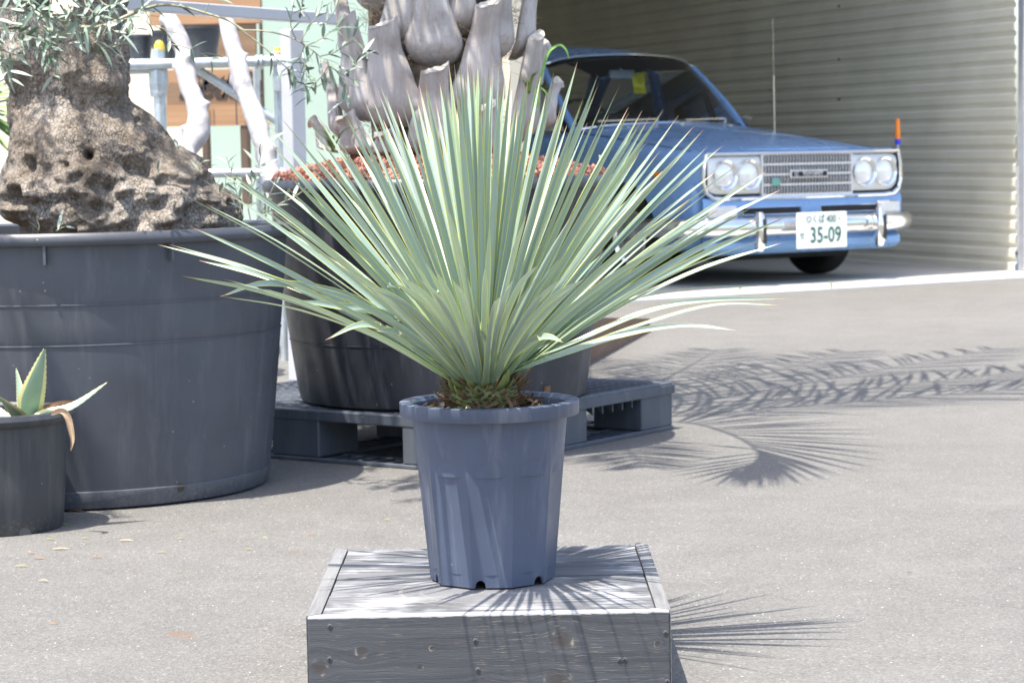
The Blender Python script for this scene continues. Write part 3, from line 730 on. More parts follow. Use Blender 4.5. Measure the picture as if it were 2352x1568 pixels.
# lava rock mulch
mb = MB(); rl = random.Random(4)
def rock(c, s):
    V = [Vector(v) for v in ((1, 0, 0), (-1, 0, 0), (0, 1, 0), (0, -1, 0), (0, 0, 1), (0, 0, -1))]
    Rr = Matrix.Rotation(rl.uniform(0, 6), 3, 'X') @ Matrix.Rotation(rl.uniform(0, 6), 3, 'Z')
    V = [Rr @ (v * s * rl.uniform(.6, 1.3)) + c for v in V]
    return V, [(0, 2, 4), (2, 1, 4), (1, 3, 4), (3, 0, 4), (2, 0, 5), (1, 2, 5), (3, 1, 5), (0, 3, 5)]
zs = lambda r: PTH + .075 * (1 - (r / .46) ** 1.6) + .004
for _ in range(3600):
    r = math.sqrt(rl.uniform(.02, 1)) * .455; a = rl.uniform(0, 2 * math.pi)
    mb.add(rock(PC + Vector((r * math.cos(a), r * math.sin(a), zs(r) + rl.uniform(-.006, .006))), rl.uniform(.005, .0115)))
lv = empty('lava_mulch', PC + Vector((0, 0, PTH)), 0, 'red lava rock mulch heaped around the palm trunk in its tub', 'mulch')
tag(mb.obj('lava_rocks', M['lava'], lv), kind='stuff')
obj('mound', *lathe([(r, zs(r) - .006) for r in (0.0, .1, .2, .3, .38, .45)], PC, 40), M['lava'], lv)

# ------------------------------------------------------------------ palm: trunk of cut leaf bases
def m_boot():
    t = NT('palm_leaf_base'); v = t.map(); vs = t.map((60, 60, 5))
    rn = t.rnd()
    c = t.ramp(t.noise(v, 9, 6), [(.25, (.24, .21, .195)), (.5, (.43, .405, .395)), (.75, (.56, .54, .545))])
    c = t.mix(t.ramp(t.noise(vs, 1.2, 6, .7), [(.46, 0.0), (.72, .7)]), c, (.27, .20, .14))
    c = t.mix(t.ramp(t.noise(v, 22, 5, .7), [(.55, 0.0), (.75, .5)]), c, (.20, .165, .14))
    c = t.mix(t.math('MULTIPLY', rn, .25), c, (.42, .36, .32))
    t.set(Base_Color=c, Roughness=.6); t.b.inputs['Specular IOR Level'].default_value = .35; t.bump(t.noise(vs, 1.5, 6, .7), .7, .006); return t.m
M['boot'] = m_boot(); M['fibre'] = simple('palm_fibre', (.20, .145, .095), .9, var=.5, vscale=50, bump=1.0, bscale=120)
M['cut'] = simple('sawn_end', (.55, .50, .42), .85, var=.25, vscale=70, bump=.6, bscale=150)
TC = Vector((at(1003, 250, 6.48).x, 6.48, PC.z + PTH))
palm = empty('palm_tree', TC, 0, 'stout palm with grey sawn leaf bases rising out of the streaked tub', 'palm tree')
TR = .182
obj('trunk', *lathe([(TR * .85, -.06), (TR * .95, .03), (TR, .15), (TR, .5), (TR * 1.05, .9), (TR * .9, 1.15), (.02, 1.25)], TC, 48), M['fibre'], palm, True)
bootn = 0
def boot(px, pyb, pyt, wpx, lean=0.0, dep=None, twist=0.0, topw=.46, cutdir=1):
    """px: column of the bulge, pyb/pyt rows of its foot and its sawn top, wpx width of the bulge"""
    global bootn; bootn += 1
    s = max(-1.0, min(1.0, (px - 1003) / 205.)); phi = math.asin(s); out = Vector((math.sin(phi), -math.cos(phi), 0)); tan = Vector((math.cos(phi), math.sin(phi), 0))
    Yb = TC.y - math.cos(phi) * (TR + .02) if dep is None else dep
    zb, zt = at(px, pyb + (0 if px in (909, 998) else .10 * (pyb - pyt)), Yb).z, at(px, pyt, Yb).z; h = zt - zb; Wm = px2m(wpx * 1.12, Yb) / max(.75, math.cos(phi)); x0 = at(px, pyb, Yb).x
    c0 = Vector((x0, Yb, zb)) + out * (.028 * max(0, min(1, pyb / 330.)) - .012); n, nc = 24, 36; rows = []; r_ = random.Random(bootn * 7)
    for i in range(n + 1):
        t = i / n
        wv = np.interp(t, [0, .03, .08, .16, .26, .40, .55, .72, 1.0], [.42, .68, .88, 1.0, .98, .82, .66, .53, topw])
        dp = np.interp(t, [0, .04, .12, .22, .45, .75, 1.0], [.010, .018, .025, .028, .026, .022, .020])
        ow = np.interp(t, [0, .06, .18, .4, .7, 1.0], [-.030, -.012, .006, .010, .018, .040])
        ctr = c0 + Vector((0, 0, t * h)) + out * ow + tan * (lean * t * t) + tan * (.006 * math.sin(t * 5 + bootn))
        row = []
        for j in range(nc):
            a = 2 * math.pi * j / nc; ca, sa = math.cos(a), math.sin(a)
            sx = math.copysign(abs(ca) ** .62, ca); sy = math.copysign(abs(sa) ** .78, sa) * (1.0 if sa > 0 else .5)
            bumpv = 1 + .09 * mnoise.noise(Vector((a * 1.3, t * 5, bootn * 3.1))) + .05 * mnoise.noise(Vector((a * 6, t * 2.5, bootn * 1.7)))
            zz = 0.0
            if i == n: zz = .014 * ca * cutdir + .0018 * r_.uniform(-1, 1) - .014 * max(0, sa)
            row.append(ctr + tan * (sx * wv * Wm / 2 * bumpv) + out * (sy * dp * bumpv) + Vector((0, 0, zz)))
        rows.append(row)
    V, F = grid(rows, True); F.append(tuple(range(nc)))
    b = obj('leaf_base', V, F, M['boot'], palm, True)
    top = [v.copy() for v in rows[-1]]; mid = sum(top, Vector()) / nc - Vector((0, 0, .012))
    obj('sawn_end', top + [mid], [(j, (j + 1) % nc, nc) for j in range(nc)], M['cut'], b)
for args in ((909, 293, 51, 128), (998, 152, -95, 118), (838, 258, 38, 96, -.01), (1097, 245, 4, 108, .01), (1189, 308, 80, 84, .012), (797, 312, 150, 70, -.015), (838, 352, 262, 92), (1003, 343, 155, 122, .0),
             (1140, 116, -110, 64, .02), (1200, 118, -80, 54, .03), (925, 90, -150, 82), (1058, 62, -130, 62), (806, 130, -60, 56, -.012), (1238, 290, 186, 52, .035), (770, 345, 276, 44, -.015), (905, 356, 300, 84), (1095, 352, 240, 96),
             (1215, 205, 100, 44, .02), (860, 10, -190, 90), (960, -40, -250, 100), (1100, -20, -230, 90), (1180, -60, -250, 60), (1020, -150, -340, 90), (880, -160, -340, 90), (1130, -180, -360, 80)):
    boot(*args)
# fibres between the bases
mb = MB(); rf_ = random.Random(9)
for (px, py, n_, sp) in ((885, 40, 150, 30), (940, 90, 50, 22), (1060, 78, 60, 20), (1125, 125, 60, 22), (850, 150, 40, 16), (870, 290, 40, 18), (930, 260, 40, 14), (1180, 30, 60, 24), (1150, 320, 60, 45), (1160, 110, 40, 18), (1040, 330, 50, 50)):
    for _ in range(n_):
        x, y = rf_.gauss(px, sp), rf_.gauss(py, sp); s = max(-1, min(1, (x - 1003) / 205.)); Yb = TC.y - math.sqrt(max(.05, 1 - s * s)) * (TR + .03) + rf_.uniform(-.01, .03)
        p = at(x, y, Yb); d = Vector((rf_.uniform(-1, 1), rf_.uniform(-.5, .3), rf_.uniform(-.3, 1))).normalized() * rf_.uniform(.02, .055)
        b2 = Vector((rf_.uniform(-1, 1), rf_.uniform(-1, .2), rf_.uniform(-1, 1))) * .014
        mb.add(tube([p, p + d * .5 + b2, p + d], .0007, 3, False))
tag(mb.obj('fibres', simple('fibre_strand', (.36, .27, .17), .9, var=.3), palm), kind='stuff')

# fronds above the picture: they throw the feathered shadows on the asphalt
M['frond'] = simple('frond_leaflet', (.09, .15, .05), .5, var=.25)
def frond(ang, L, z0, rise, droop, tw=0.0, plume=1.0, n=46, name='frond', start=None, fan=False):
    base = TC + Vector((0, 0, z0)) if start is None else start; h = Vector((math.cos(ang), math.sin(ang), 0)); side = Vector((-h.y, h.x, 0)); mbf = MB()
    pts = [base + h * (L * t) + Vector((0, 0, rise * t - droop * t * t)) for t in np.linspace(0, 1, 12)]
    mbf.add(tube(pts, [.012 * (1 - .85 * i / 11) for i in range(12)], 5)); pa = crom(pts, 6)
    for k in range(n):
        t = .16 + .84 * k / n; i = min(int(t * (len(pa) - 1)), len(pa) - 2); p = pa[i]; d = (pa[i + 1] - pa[i]).normalized()
        ll = min(.52, L * .30 * plume) * math.sin(math.pi * (.12 + .82 * t)) ** .7
        for sg in (-1, 1):
            ld = (side * sg * rl.uniform(.55, .9) + d * rl.uniform(.55, 1.1) + Vector((0, 0, rl.uniform(-.1, .35)))).normalized(); wv = d * .0135
            if fan:
                be = rl.uniform(0, 6.283); o2 = d.cross(side); ld = ((side * math.cos(be) + o2 * math.sin(be)) + d * .25).normalized(); ll = .10 + .30 * max(0, t - .35); wv = ld.cross(d).normalized() * .008
            e = p + ld * ll + Vector((0, 0, -.12 * ll)); mid = p + ld * ll * .5
            mbf.add(([p - wv * .5, p + wv * .5, mid + wv, mid - wv, e], [(0, 1, 2, 3), (3, 2, 4)]))
    o = mbf.obj(name, M['frond'], palm); return o
FR = [(.93, 2.9, .80, .85, .60), (.70, 2.4, .80, .75, .52), (.47, 2.2, .80, .70, .45), (1.12, 2.6, .80, .85, .6), (1.33, 2.6, .80, .85, .6), (1.55, 2.1, .85, .9, .6), (2.4, 1.5, .85, .9, .6), (3.1, 1.5, .85, .9, .5), (3.9, 1.5, .85, 1.0, .5), (4.7, 1.2, .9, 1.2, .5),
      (1.5, 1.2, .9, 1.3, .6), (2.8, 1.1, .95, 1.4, .5), (4.2, 1.0, .95, 1.5, .5)]
for f in FR: frond(*f, n=42)
# one frond arches over and hangs: its tip is seen end-on by the sun
SH = Vector((.23, .27, 0)) ; 
def lift(px, py, z): g_ = gnd(px, py); return g_ - SH * z + Vector((0, 0, z))
rib = [TC + Vector((0, 0, .82)), TC + Vector((.16, -.05, 1.10))] + [lift(x, y, z) for x, y, z in ((1500, 968, 1.98), (1590, 972, 2.0), (1660, 990, 1.95), (1715, 1015, 1.86), (1742, 1040, 1.74), (1732, 1062, 1.62), (1700, 1075, 1.52))]
mbf = MB(); ribs = crom(rib, 6); mbf.add(tube(ribs, [.011 * (1 - .8 * i / len(ribs)) for i in range(len(ribs))], 5))
def lf(i, ex, ey, dz):
    p = ribs[min(i, len(ribs) - 1)]; e = lift(ex, ey, max(1.40, p.z - dz)); mid = p.lerp(e, .45) + Vector((0, 0, .02)); wv = (e - p).cross(SUNV).normalized() * .010
    mbf.add(([p - wv * .5, p + wv * .5, mid + wv, mid - wv, e], [(0, 1, 2, 3), (3, 2, 4)]))
ends = [(1640, 935), (1720, 930), (1800, 938), (1860, 946), (1900, 955), (1945, 962), (1990, 972), (2015, 985), (2040, 998), (2055, 1012), (2060, 1028), (2062, 1044), (2050, 1060), (2020, 1075), (1985, 1086), (1945, 1095), (1905, 1103), (1870, 1110), (1835, 1114), (1800, 1117), (1775, 1120), (1752, 1122), (1728, 1118), (1705, 1122), (1680, 1118)]
for k, (ex_, ey_) in enumerate(ends):
    lf(16 + int(k * 30 / len(ends)), ex_, ey_, .08); lf(16 + int(k * 30 / len(ends)), ex_ - 12 + rl.uniform(-15, 15), ey_ + rl.uniform(-8, 8), .16)
for k, (ex_, ey_) in enumerate([(1600, 1020), (1560, 1062), (1535, 1078), (1520, 1088), (1530, 1096), (1560, 1104), (1600, 1112), (1640, 1118)]): lf(34 + k * 2, ex_, ey_, .15)
mbf.obj('frond', M['frond'], palm)
# ------------------------------------------------------------------ brown timber lying behind the palm tub
wt, wc, wg = m_wood('brown_stained_timber', (.15, .085, .055), (.24, .15, .10), 1, .8, .7, .6); M['brown_board'] = wt.m
a = gnd(1493, 761); b = gnd(1358, 830); d = (b - a).normalized(); nv = Vector((d.y, -d.x, 0)); nv = nv if nv.x < 0 else -nv
e = b + d * .9
wd = obj('timber_ramp', *prism([a, e, e + Vector((0, 0, .26)), b + Vector((0, 0, .17)), a + Vector((0, 0, .058))], nv * .9), M['brown_board'])
tag(wd, 'low brown timber wedge lying on the asphalt behind the palm tub', 'timber')

# ------------------------------------------------------------------ the car
def m_paint():
    t = NT('blue_car_paint'); v = t.map()
    c = t.ramp(t.noise(v, 3, 5), [(.3, (.16, .315, .585)), (.7, (.18, .34, .61))])
    dust = t.ramp(t.noise(t.map((2, 2, 2)), 2.0, 6, .7), [(.35, 0.0), (.85, .25)])
    c = t.mix(dust, c, (.30, .33, .36))
    t.set(Base_Color=c, Roughness=t.ramp(t.noise(v, 6, 5), [(.3, .24), (.7, .32)]))
    t.b.inputs['Coat Weight'].default_value = .35; t.b.inputs['Coat Roughness'].default_value = .12; return t.m
M['paint'] = m_paint()
M['chrome'] = simple('chrome', (.80, .80, .80), .12, metal=1.0, var=.05, rv=.06)
M['silver'] = simple('silver_paint', (.74, .74, .72), .38, metal=.2, var=.05)
M['grille'] = simple('grille_silver', (.72, .71, .70), .35, metal=.5, var=.05)
M['black_in'] = simple('black_recess', (.012, .012, .013), .7)
M['rubber'] = simple('tyre_rubber', (.018, .018, .019), .8, bump=.3, bscale=60)
M['seat'] = simple('seat_vinyl', (.03, .035, .045), .6)
M['liner'] = simple('headliner', (.10, .10, .10), .8)
M['amber'] = simple('amber_lens', (.80, .26, .02), .25)
M['clear_lens'] = simple('clear_lens', (.62, .62, .60), .18, var=.08, vscale=30)
M['plate'] = simple('plate_white', (.84, .84, .82), .45, var=.02)
M['plate_green'] = simple('plate_green', (.012, .11, .065), .5)
M['tag_yellow'] = simple('yellow_tag', (.85, .72, .02), .5, var=.03)
M['tag_ink'] = simple('tag_ink', (.30, .22, .01), .6)
M['orange'] = simple('orange_plastic', (.95, .25, .02), .4); M['blue_band'] = simple('blue_plastic', (.03, .05, .65), .4)
M['mirror'] = simple('mirror_back', (.62, .62, .60), .3)
def m_glass():
    t = NT('car_glass'); t.t.nodes.remove(t.b); tr = t.n('BsdfTransparent'); tr.inputs[0].default_value = (.90, .92, .91, 1)
    gl = t.n('BsdfGlossy'); gl.inputs['Roughness'].default_value = .03; gl.inputs['Color'].default_value = (1, 1, 1, 1)
    fr_ = t.n('Fresnel'); fr_.inputs['IOR'].default_value = 1.45; mx = t.n('MixShader')
    t.l(fr_.outputs[0], mx.inputs[0]); t.l(tr.outputs[0], mx.inputs[1]); t.l(gl.outputs[0], mx.inputs[2])
    t.l(mx.outputs[0], t.t.nodes['Material Output'].inputs['Surface']); return t.m
M['glass'] = m_glass()
def m_lens():
    t = NT('headlamp_lens'); v = t.map((60, 1, 1))
    t.set(Base_Color=(.82, .83, .83), Roughness=.14, Metallic=.35)
    wv = t.n('TexWave'); wv.inputs['Scale'].default_value = 1.0; t.l(v, wv.inputs['Vector']); t.bump(wv.outputs['Fac'], .25, .004)
    t.b.inputs['Coat Weight'].default_value = 1.0; return t.m
M['lens'] = m_lens()

YAW = math.radians(32)
cl = Vector((math.cos(YAW), math.sin(YAW), 0)); cb = Vector((-math.sin(YAW), math.cos(YAW), 0))
CO = gnd(1890, 632) - cl * .74 - cb * .72; CO.z = .012
car = empty('vintage_car', CO, YAW, 'blue vintage sedan parked nose out in the garage', 'car')
def cob(name, V, F, m, parent=None, smooth=False, uv=None): return obj(name, V, F, m, parent or car, smooth, uv)
# ---- lower body: stations along the car
ST = [  # v, half width, z bottom, z shoulder, z centre
    (.045, .735, .290, .735, .775), (.055, .752, .270, .748, .792), (.08, .768, .240, .760, .803), (.20, .785, .200, .780, .826), (.50, .795, .185, .812, .868),
    (.85, .797, .165, .850, .912), (1.20, .797, .165, .886, .958), (1.32, .797, .165, .895, .965), (1.8, .800, .165, .905, .930), (2.6, .800, .165, .900, .925), (3.2, .795, .170, .885, .92), (3.9, .77, .20, .84, .88), (4.05, .72, .27, .78, .80)]
def section(v, hw, zb, zs, zc):
    H = [(0, zb), (.55 * hw, zb), (.90 * hw, zb + .012), (.975 * hw, zb + .07), (1.0 * hw, zb + .22), (1.0 * hw, (zb + zs) / 2 + .06), (.990 * hw, zs - .07), (.968 * hw, zs - .018), (.925 * hw, zs + .004), (.80 * hw, zs + (zc - zs) * .45), (.50 * hw, zs + (zc - zs) * .84), (0, zc)]
    return [Vector((x, v, z)) for x, z in H] + [Vector((-x, v, z)) for x, z in H[-2:0:-1]]
cols = [section(*s) for s in ST]; nk = len(cols[0])
# smooth along the length
dense = []
for j in range(nk):
    dense.append(crom([c[j] for c in cols], 5))
rows = [[dense[j][i] for j in range(nk)] for i in range(len(dense[0]))]
# smooth around the section
rows2 = []
for r_ in rows:
    cyc = r_ + [r_[0]]; rows2.append(crom(cyc, 3)[:-1])
V, F = grid(rows2, True); n_ = len(rows2[0])
F.append(tuple(range(n_ - 1, -1, -1))); F.append(tuple((len(rows2) - 1) * n_ + j for j in range(n_)))
me = newmesh(V, F, M['paint'], True); bo = bpy.data.objects.new('tmp_body', me); COL.objects.link(bo)
cut_obs = []
for v in (.72, 3.14):
    Vc, Fc = [], []
    P_ = [(v + .335 * math.cos(t), .275 + .335 * math.sin(t)) for t in np.linspace(0, 2 * math.pi, 40)[:-1]]
    for sgn in (1, -1):
        Vc, Fc = prism([Vector((sgn * .50, a_, b_)) for a_, b_ in P_], (sgn * .45, 0, 0))
        cm = newmesh(Vc, Fc); co = bpy.data.objects.new('tmp_cut', cm); COL.objects.link(co); cut_obs.append(co)
bm = bmesh.new(); bm.from_mesh(me); bmesh.ops.recalc_face_normals(bm, faces=bm.faces); bm.to_mesh(me); bm.free()
for co in cut_obs:
    bm = bmesh.new(); bm.from_mesh(co.data); bmesh.ops.recalc_face_normals(bm, faces=bm.faces); bm.to_mesh(co.data); bm.free()
    md = bo.modifiers.new('cut', 'BOOLEAN'); md.operation = 'DIFFERENCE'; md.object = co; md.solver = 'EXACT'
dg = bpy.context.evaluated_depsgraph_get(); me2 = bpy.data.meshes.new_from_object(bo.evaluated_get(dg)); me2.name = 'body'
for o in cut_obs + [bo]: bpy.data.objects.remove(o)
me2.materials.clear(); me2.materials.append(M['paint'])
me2.polygons.foreach_set('use_smooth', [True] * len(me2.polygons))
body = inst('body', me2, Matrix.Identity(4), car); body['label'] = 'blue painted lower body with long bonnet'
try: me2.set_sharp_from_angle(angle=math.radians(38))
except Exception: pass
# ---- cabin
ws_b = [(-.635, 1.42, .935), (-.45, 1.33, .958), (0, 1.29, .972), (.45, 1.33, .958), (.635, 1.42, .935)]
ws_t = [(-.595, 1.90, 1.355), (-.42, 1.83, 1.405), (0, 1.79, 1.425), (.42, 1.83, 1.405), (.595, 1.90, 1.355)]
wb, wt_ = crom(ws_b, 5), crom(ws_t, 5)
cob('windscreen', *grid([[p.lerp(q, t) + Vector((0, -.03 * math.sin(math.pi * t), 0)) for p, q in zip(wb, wt_)] for t in np.linspace(.02, .98, 8)]), M['glass'], None, True)
def rl_(path, r, n=8): return tube(path, r, n)
trim = wb + wt_[::-1] + [wb[0]]
cob('windscreen_trim', *rl_(trim, .0075), M['chrome'], None, True)
roof = []
for t in np.linspace(0, 1, 14):
    row = []
    for s in np.linspace(-1, 1, 21):
        v0 = 1.785 + .12 * abs(s) ** 2.2; v1 = 3.15 - .10 * s * s; v = v0 + (v1 - v0) * t
        z = 1.425 - .072 * abs(s) ** 2.4 + .100 * (math.sin(math.pi * min(1, t * .62 + .0)) ** .8) * (1 - .75 * abs(s) ** 3) - .03 * t * t
        row.append(Vector((s * (.605 + .03 * math.sin(math.pi * t)), v, z)))
    roof.append(row)
V, F = grid(roof); V2 = [v - Vector((0, 0, .028)) for v in V]; mbx = MB().add((V, F)); cob('roof', mbx.V, mbx.F, M['paint'], None, True)
cob('headliner', V2, F, M['liner'], None, True)
edge = [r[0] for r in roof]; edge2 = [r[-1] for r in roof]
for sgn, e in ((-1, edge), (1, edge2)): cob('drip_rail', *tube(e, .011, 6), M['chrome'], None, True)
for sgn in (-1, 1):
    def pil(name, pts, w_, dp):
        mbp = MB(); k = len(pts)
        cob(name, *tube(pts, [w_] * k, 8), M['paint'], None, True)
    pil('front_pillar', crom([(sgn * .672, 1.40, .90), (sgn * .650, 1.60, 1.10), (sgn * .600, 1.885, 1.338)], 5), .023, .03)
    pil('middle_pillar', [(sgn * .725, 2.42, .90), (sgn * .625, 2.40, 1.36)], .030, .03)
    pil('rear_pillar', crom([(sgn * .72, 3.45, .88), (sgn * .68, 3.25, 1.12), (sgn * .60, 3.02, 1.34)], 5), .055, .03)
    cob('vent_bar', *tube([(sgn * .715, 1.80, .92), (sgn * .635, 1.90, 1.35)], .011, 6), M['dark_steel'], None, True)
    bl = [(sgn * .735, v, .92) for v in (1.42, 1.9, 2.4)]; tl = [(sgn * .64, v, 1.335) for v in (1.98, 2.1, 2.4)]
    cob('side_window', *grid([[Vector(a_).lerp(Vector(b_), t) for a_, b_ in zip(bl, tl)] for t in (.02, .5, .98)]), M['glass'], None, True)
    bl = [(sgn * .735, v, .92) for v in (2.45, 2.9, 3.35)]; tl = [(sgn * .64, v, 1.335) for v in (2.45, 2.7, 3.02)]
    cob('side_window', *grid([[Vector(a_).lerp(Vector(b_), t) for a_, b_ in zip(bl, tl)] for t in (.02, .5, .98)]), M['glass'], None, True)
    cob('belt_trim', *tube([(sgn * .765, v, .915) for v in (1.45, 2.0, 2.6, 3.3)], .007, 6), M['chrome'], None, True)
rb_ = crom([(-.62, 3.50, .93), (0, 3.62, .95), (.62, 3.50, .93)], 6); rt_ = crom([(-.56, 3.05, 1.32), (0, 3.12, 1.38), (.56, 3.05, 1.32)], 6)
cob('rear_window', *grid([[a_.lerp(b_, t) for a_, b_ in zip(rb_, rt_)] for t in (0, .5, 1)]), M['glass'], None, True)
# ---- interior
for u in (-.34, .34):
    s_ = cob('front_seat', *bbox((u, 2.32, .80), (.52, .16, .50), .05, Matrix.Rotation(-.2, 3, 'X'), 3), M['seat'])
cob('rear_seat', *bbox((0, 3.1, .82), (1.2, .2, .40), .05, Matrix.Rotation(-.25, 3, 'X'), 3), M['seat'])
cob('dashboard', *bbox((0, 1.52, .925), (1.30, .22, .09), .03, None, 2), M['seat'])
sw = [Vector((-.33 + .19 * math.cos(t), 1.80 + .07 * math.sin(t), .985 + .15 * math.sin(t))) for t in np.linspace(0, 2 * math.pi, 33)]
st_ = cob('steering_wheel', *tube(sw, .010, 8, False), M['black_in'], None, True)
obj('spoke', *tube([(-.50, 1.80, .985), (-.33, 1.83, .975), (-.16, 1.80, .985)], .008, 6), M['black_in'], st_, True)
mr = cob('interior_mirror', *bbox((.085, 1.98, 1.302), (.20, .03, .058), .012, None, 2), M['mirror'])
obj('mirror_stalk', *tube([(.085, 1.99, 1.33), (.085, 2.0, 1.40)], .007, 6), M['chrome'], mr)
tg = []
for i in range(9):
    z = 1.325 - .150 * i / 8
    for x in (-.048, 0, .048): tg.append(Vector((.205 + x + .006 * math.sin(i), 1.95 + .010 * math.sin(i * .8) + abs(x) * .1, z + (-.04 if (i == 0 and x == 0) else 0))))
V, F = tg, [(i * 3 + j, i * 3 + j + 1, i * 3 + j + 4, i * 3 + j + 3) for i in range(8) for j in range(2)]
yt = cob('hanging_tag', V, F, M['tag_yellow']); yt['label'] = 'yellow paper tag hanging from the mirror'
V, F = text_mesh('O', .05); mbt = MB().add(([Vector((.205 + v.x, 1.938, 1.258 + v.y)) for v in V], F))
V, F = text_mesh('No 5', .038); mbt.add(([Vector((.205 + v.x, 1.938, 1.205 + v.y)) for v in V], F))
obj('tag_print', mbt.V, mbt.F, M['tag_ink'], yt)
# ---- bonnet details
for u in (-.42, .0, .38): cob('washer_nozzle', *bbox((u, 1.20, .963 - .06 * (u / .7) ** 2), (.03, .022, .018), .005), M['chrome'])
for u in (-.14, .40):
    wpv = cob('wiper_pivot', *tube([(u, 1.285, .962), (u, 1.275, 1.0)], .014, 10), M['chrome'])
    obj('wiper_arm', *tube([(u, 1.272, .995), (u - .2, 1.305, .990), (u - .42, 1.325, .985)], .005, 5), M['chrome'], wpv)
for k, (a_, b_) in enumerate((((.03, .72, .905), (.25, .40, .866)), ((.07, .48, .873), (.32, .66, .888)))):
    cob('bonnet_mark', *prism([Vector(a_) + Vector((0, 0, .003)), Vector(a_) + Vector((.016, .006, .003)), Vector(b_) + Vector((.016, .006, .003)), Vector(b_) + Vector((0, 0, .003))], (0, 0, .0015)), M['silver'])
for sgn in (-1, 1):                                                            # shut line between bonnet and wing
    pts = []
    for i, s in enumerate(ST[1:8]):
        pts.append(Vector((sgn * .885 * s[1], s[0], s[3] + (s[4] - s[3]) * .24 + .0005)))
    cob('bonnet_gap', *tube(crom(pts, 4), .0035, 4), M['black_in'])
an = cob('aerial', *tube([(.60, 1.02, .90), (.597, 1.02, 1.26)], .0055, 8), M['chrome'], None, True)
obj('aerial_mast', *tube([(.597, 1.02, 1.26), (.594, 1.02, 1.62)], .0011, 6), M['chrome'], an)
cob('door_mirror', *lathe([(0, -.02), (.045, -.015), (.055, .0), (.04, .02), (0, .03)], (.83, 1.62, 1.0), 16), M['chrome'], None, True)
# ---- nose: grille and lamps
fy = -.030
pan = [(-.725, .768), (.725, .768), (.742, .700), (.745, .60), (.725, .545), (.68, .515), (.60, .508), (-.60, .508), (-.68, .515), (-.725, .545), (-.745, .60), (-.742, .700)]
fw = lambda x: fy + .055 * abs(x) ** 2.6                                  # the nose is bowed
cob('nose_recess', *grid([[Vector((x, fw(x) + .004, z)) for x in np.linspace(-.725, .725, 25)] for z in (.51, .60, .70, .770)]), M['black_in'])
def bow(poly, y0=0.0, n=6):
    out = []
    for i in range(len(poly)):
        a_, b_ = poly[i], poly[(i + 1) % len(poly)]
        for k in range(n): t = k / n; x = a_[0] + (b_[0] - a_[0]) * t; out.append(Vector((x, fw(x) + y0, a_[1] + (b_[1] - a_[1]) * t)))
    return out + [out[0]]
lo = bow(pan, -.006); cob('nose_surround', *grid([lo, [p + Vector((p.x * .012, .035, (.010 if p.z > .70 else 0))) for p in lo], [p + Vector((p.x * .035, .10, (.022 if p.z > .70 else .0))) for p in lo]]), M['paint'], None, True)
cob('apron', *grid([[Vector((x, fw(x) + yo, z)) for x in np.linspace(-.748, .748, 25)] for z, yo in ((.512, -.004), (.49, -.012), (.40, -.010), (.33, .0), (.28, .04))]), M['paint'], None, True)
cob('nose_trim', *tube(bow(pan, -.012), .0115, 8, False), M['chrome'], None, True)
for sgn in (-1, 1):
    xs = np.linspace(.345, .712, 13); rowsP = []
    for t in np.linspace(0, 1, 7):
        row = []
        for x in xs:
            f = max(0, (x - .62) / .092); zlo = .530 + .035 * f ** 3; zhi = .757 - .012 * f ** 3
            row.append(Vector((sgn * x, fw(x) - .006 + .012 * (1 if t in (0, 1) else 0), zlo + (zhi - zlo) * t)))
        rowsP.append(row)
    hp = cob('headlamp_panel', *grid(rowsP), M['silver'], None, False)
    for x in (.435, .603):
        c = Vector((sgn * x, fw(x) - .012, .646))
        def ringp(R0, R1, y0, y1, n=36):
            V = [c + Vector((R0 * math.cos(t), y0, R0 * math.sin(t))) for t in np.linspace(0, 2 * math.pi, n + 1)[:-1]] + [c + Vector((R1 * math.cos(t), y1, R1 * math.sin(t))) for t in np.linspace(0, 2 * math.pi, n + 1)[:-1]]
            return V, [(i, (i + 1) % n, n + (i + 1) % n, n + i) for i in range(n)]
        mbh = MB().add(ringp(.088, .086, .012, -.020)).add(ringp(.086, .074, -.020, -.012)).add(ringp(.074, .070, -.012, .012))
        hl = cob('headlamp', mbh.V, mbh.F, M['chrome'], None, True)
        dome = [[c + Vector((.073 * math.sin(u_) * math.cos(t), .010 - .026 * math.cos(u_ * 1.0), .073 * math.sin(u_) * math.sin(t))) for t in np.linspace(0, 2 * math.pi, 33)[:-1]] for u_ in np.linspace(.03, math.pi / 2, 9)]
        obj('lens', *grid(dome, True), M['lens'], hl, True)
gz = np.linspace(.524, .762, 5)
mbg = MB().add(box((0, fy - .004, .524), (.659, .020, .013))).add(box((0, fy - .004, .762), (.659, .020, .011)))
mbg.add(box((-.336, fy - .004, .643), (.012, .021, .252))).add(box((.336, fy - .004, .643), (.012, .021, .252)))
gr = cob('grille', mbg.V, mbg.F, M['grille'])
for z in gz[1:4]: obj('grille_bar', *box((0, fy - .006, z), (.657, .020, .012)), M['grille'], gr)
fv = [(-.0020, -.010, -.0215), (.0020, -.010, -.0215), (.0052, -.016, 0), (.0012, -.016, 0), (-.0020, -.010, .0215), (.0020, -.010, .0215)]
fv += [(x, .000, z) for x, y, z in fv]
fin = newmesh(fv, [(0, 1, 2, 3), (3, 2, 5, 4), (1, 7, 8, 2), (2, 8, 11, 5), (0, 3, 9, 6), (3, 4, 10, 9)], M['grille'], False, None, 'grille_fin')
for r_ in range(4):
    for k in range(28):
        x = -.315 + .63 * k / 27; z = (gz[r_] + gz[r_ + 1]) / 2
        if abs(x - .0) < .145 and r_ in (1, 2) and abs(z - .643) < .02: continue
        inst('grille_fin', fin, Matrix.Translation((x, fy - .002, z)) @ Matrix.Scale(1.15, 4, (0, 0, 1)), gr)
bd = cob('badge', *bbox((0, fy - .024, .643), (.285, .014, .048), .004), M['grille'])
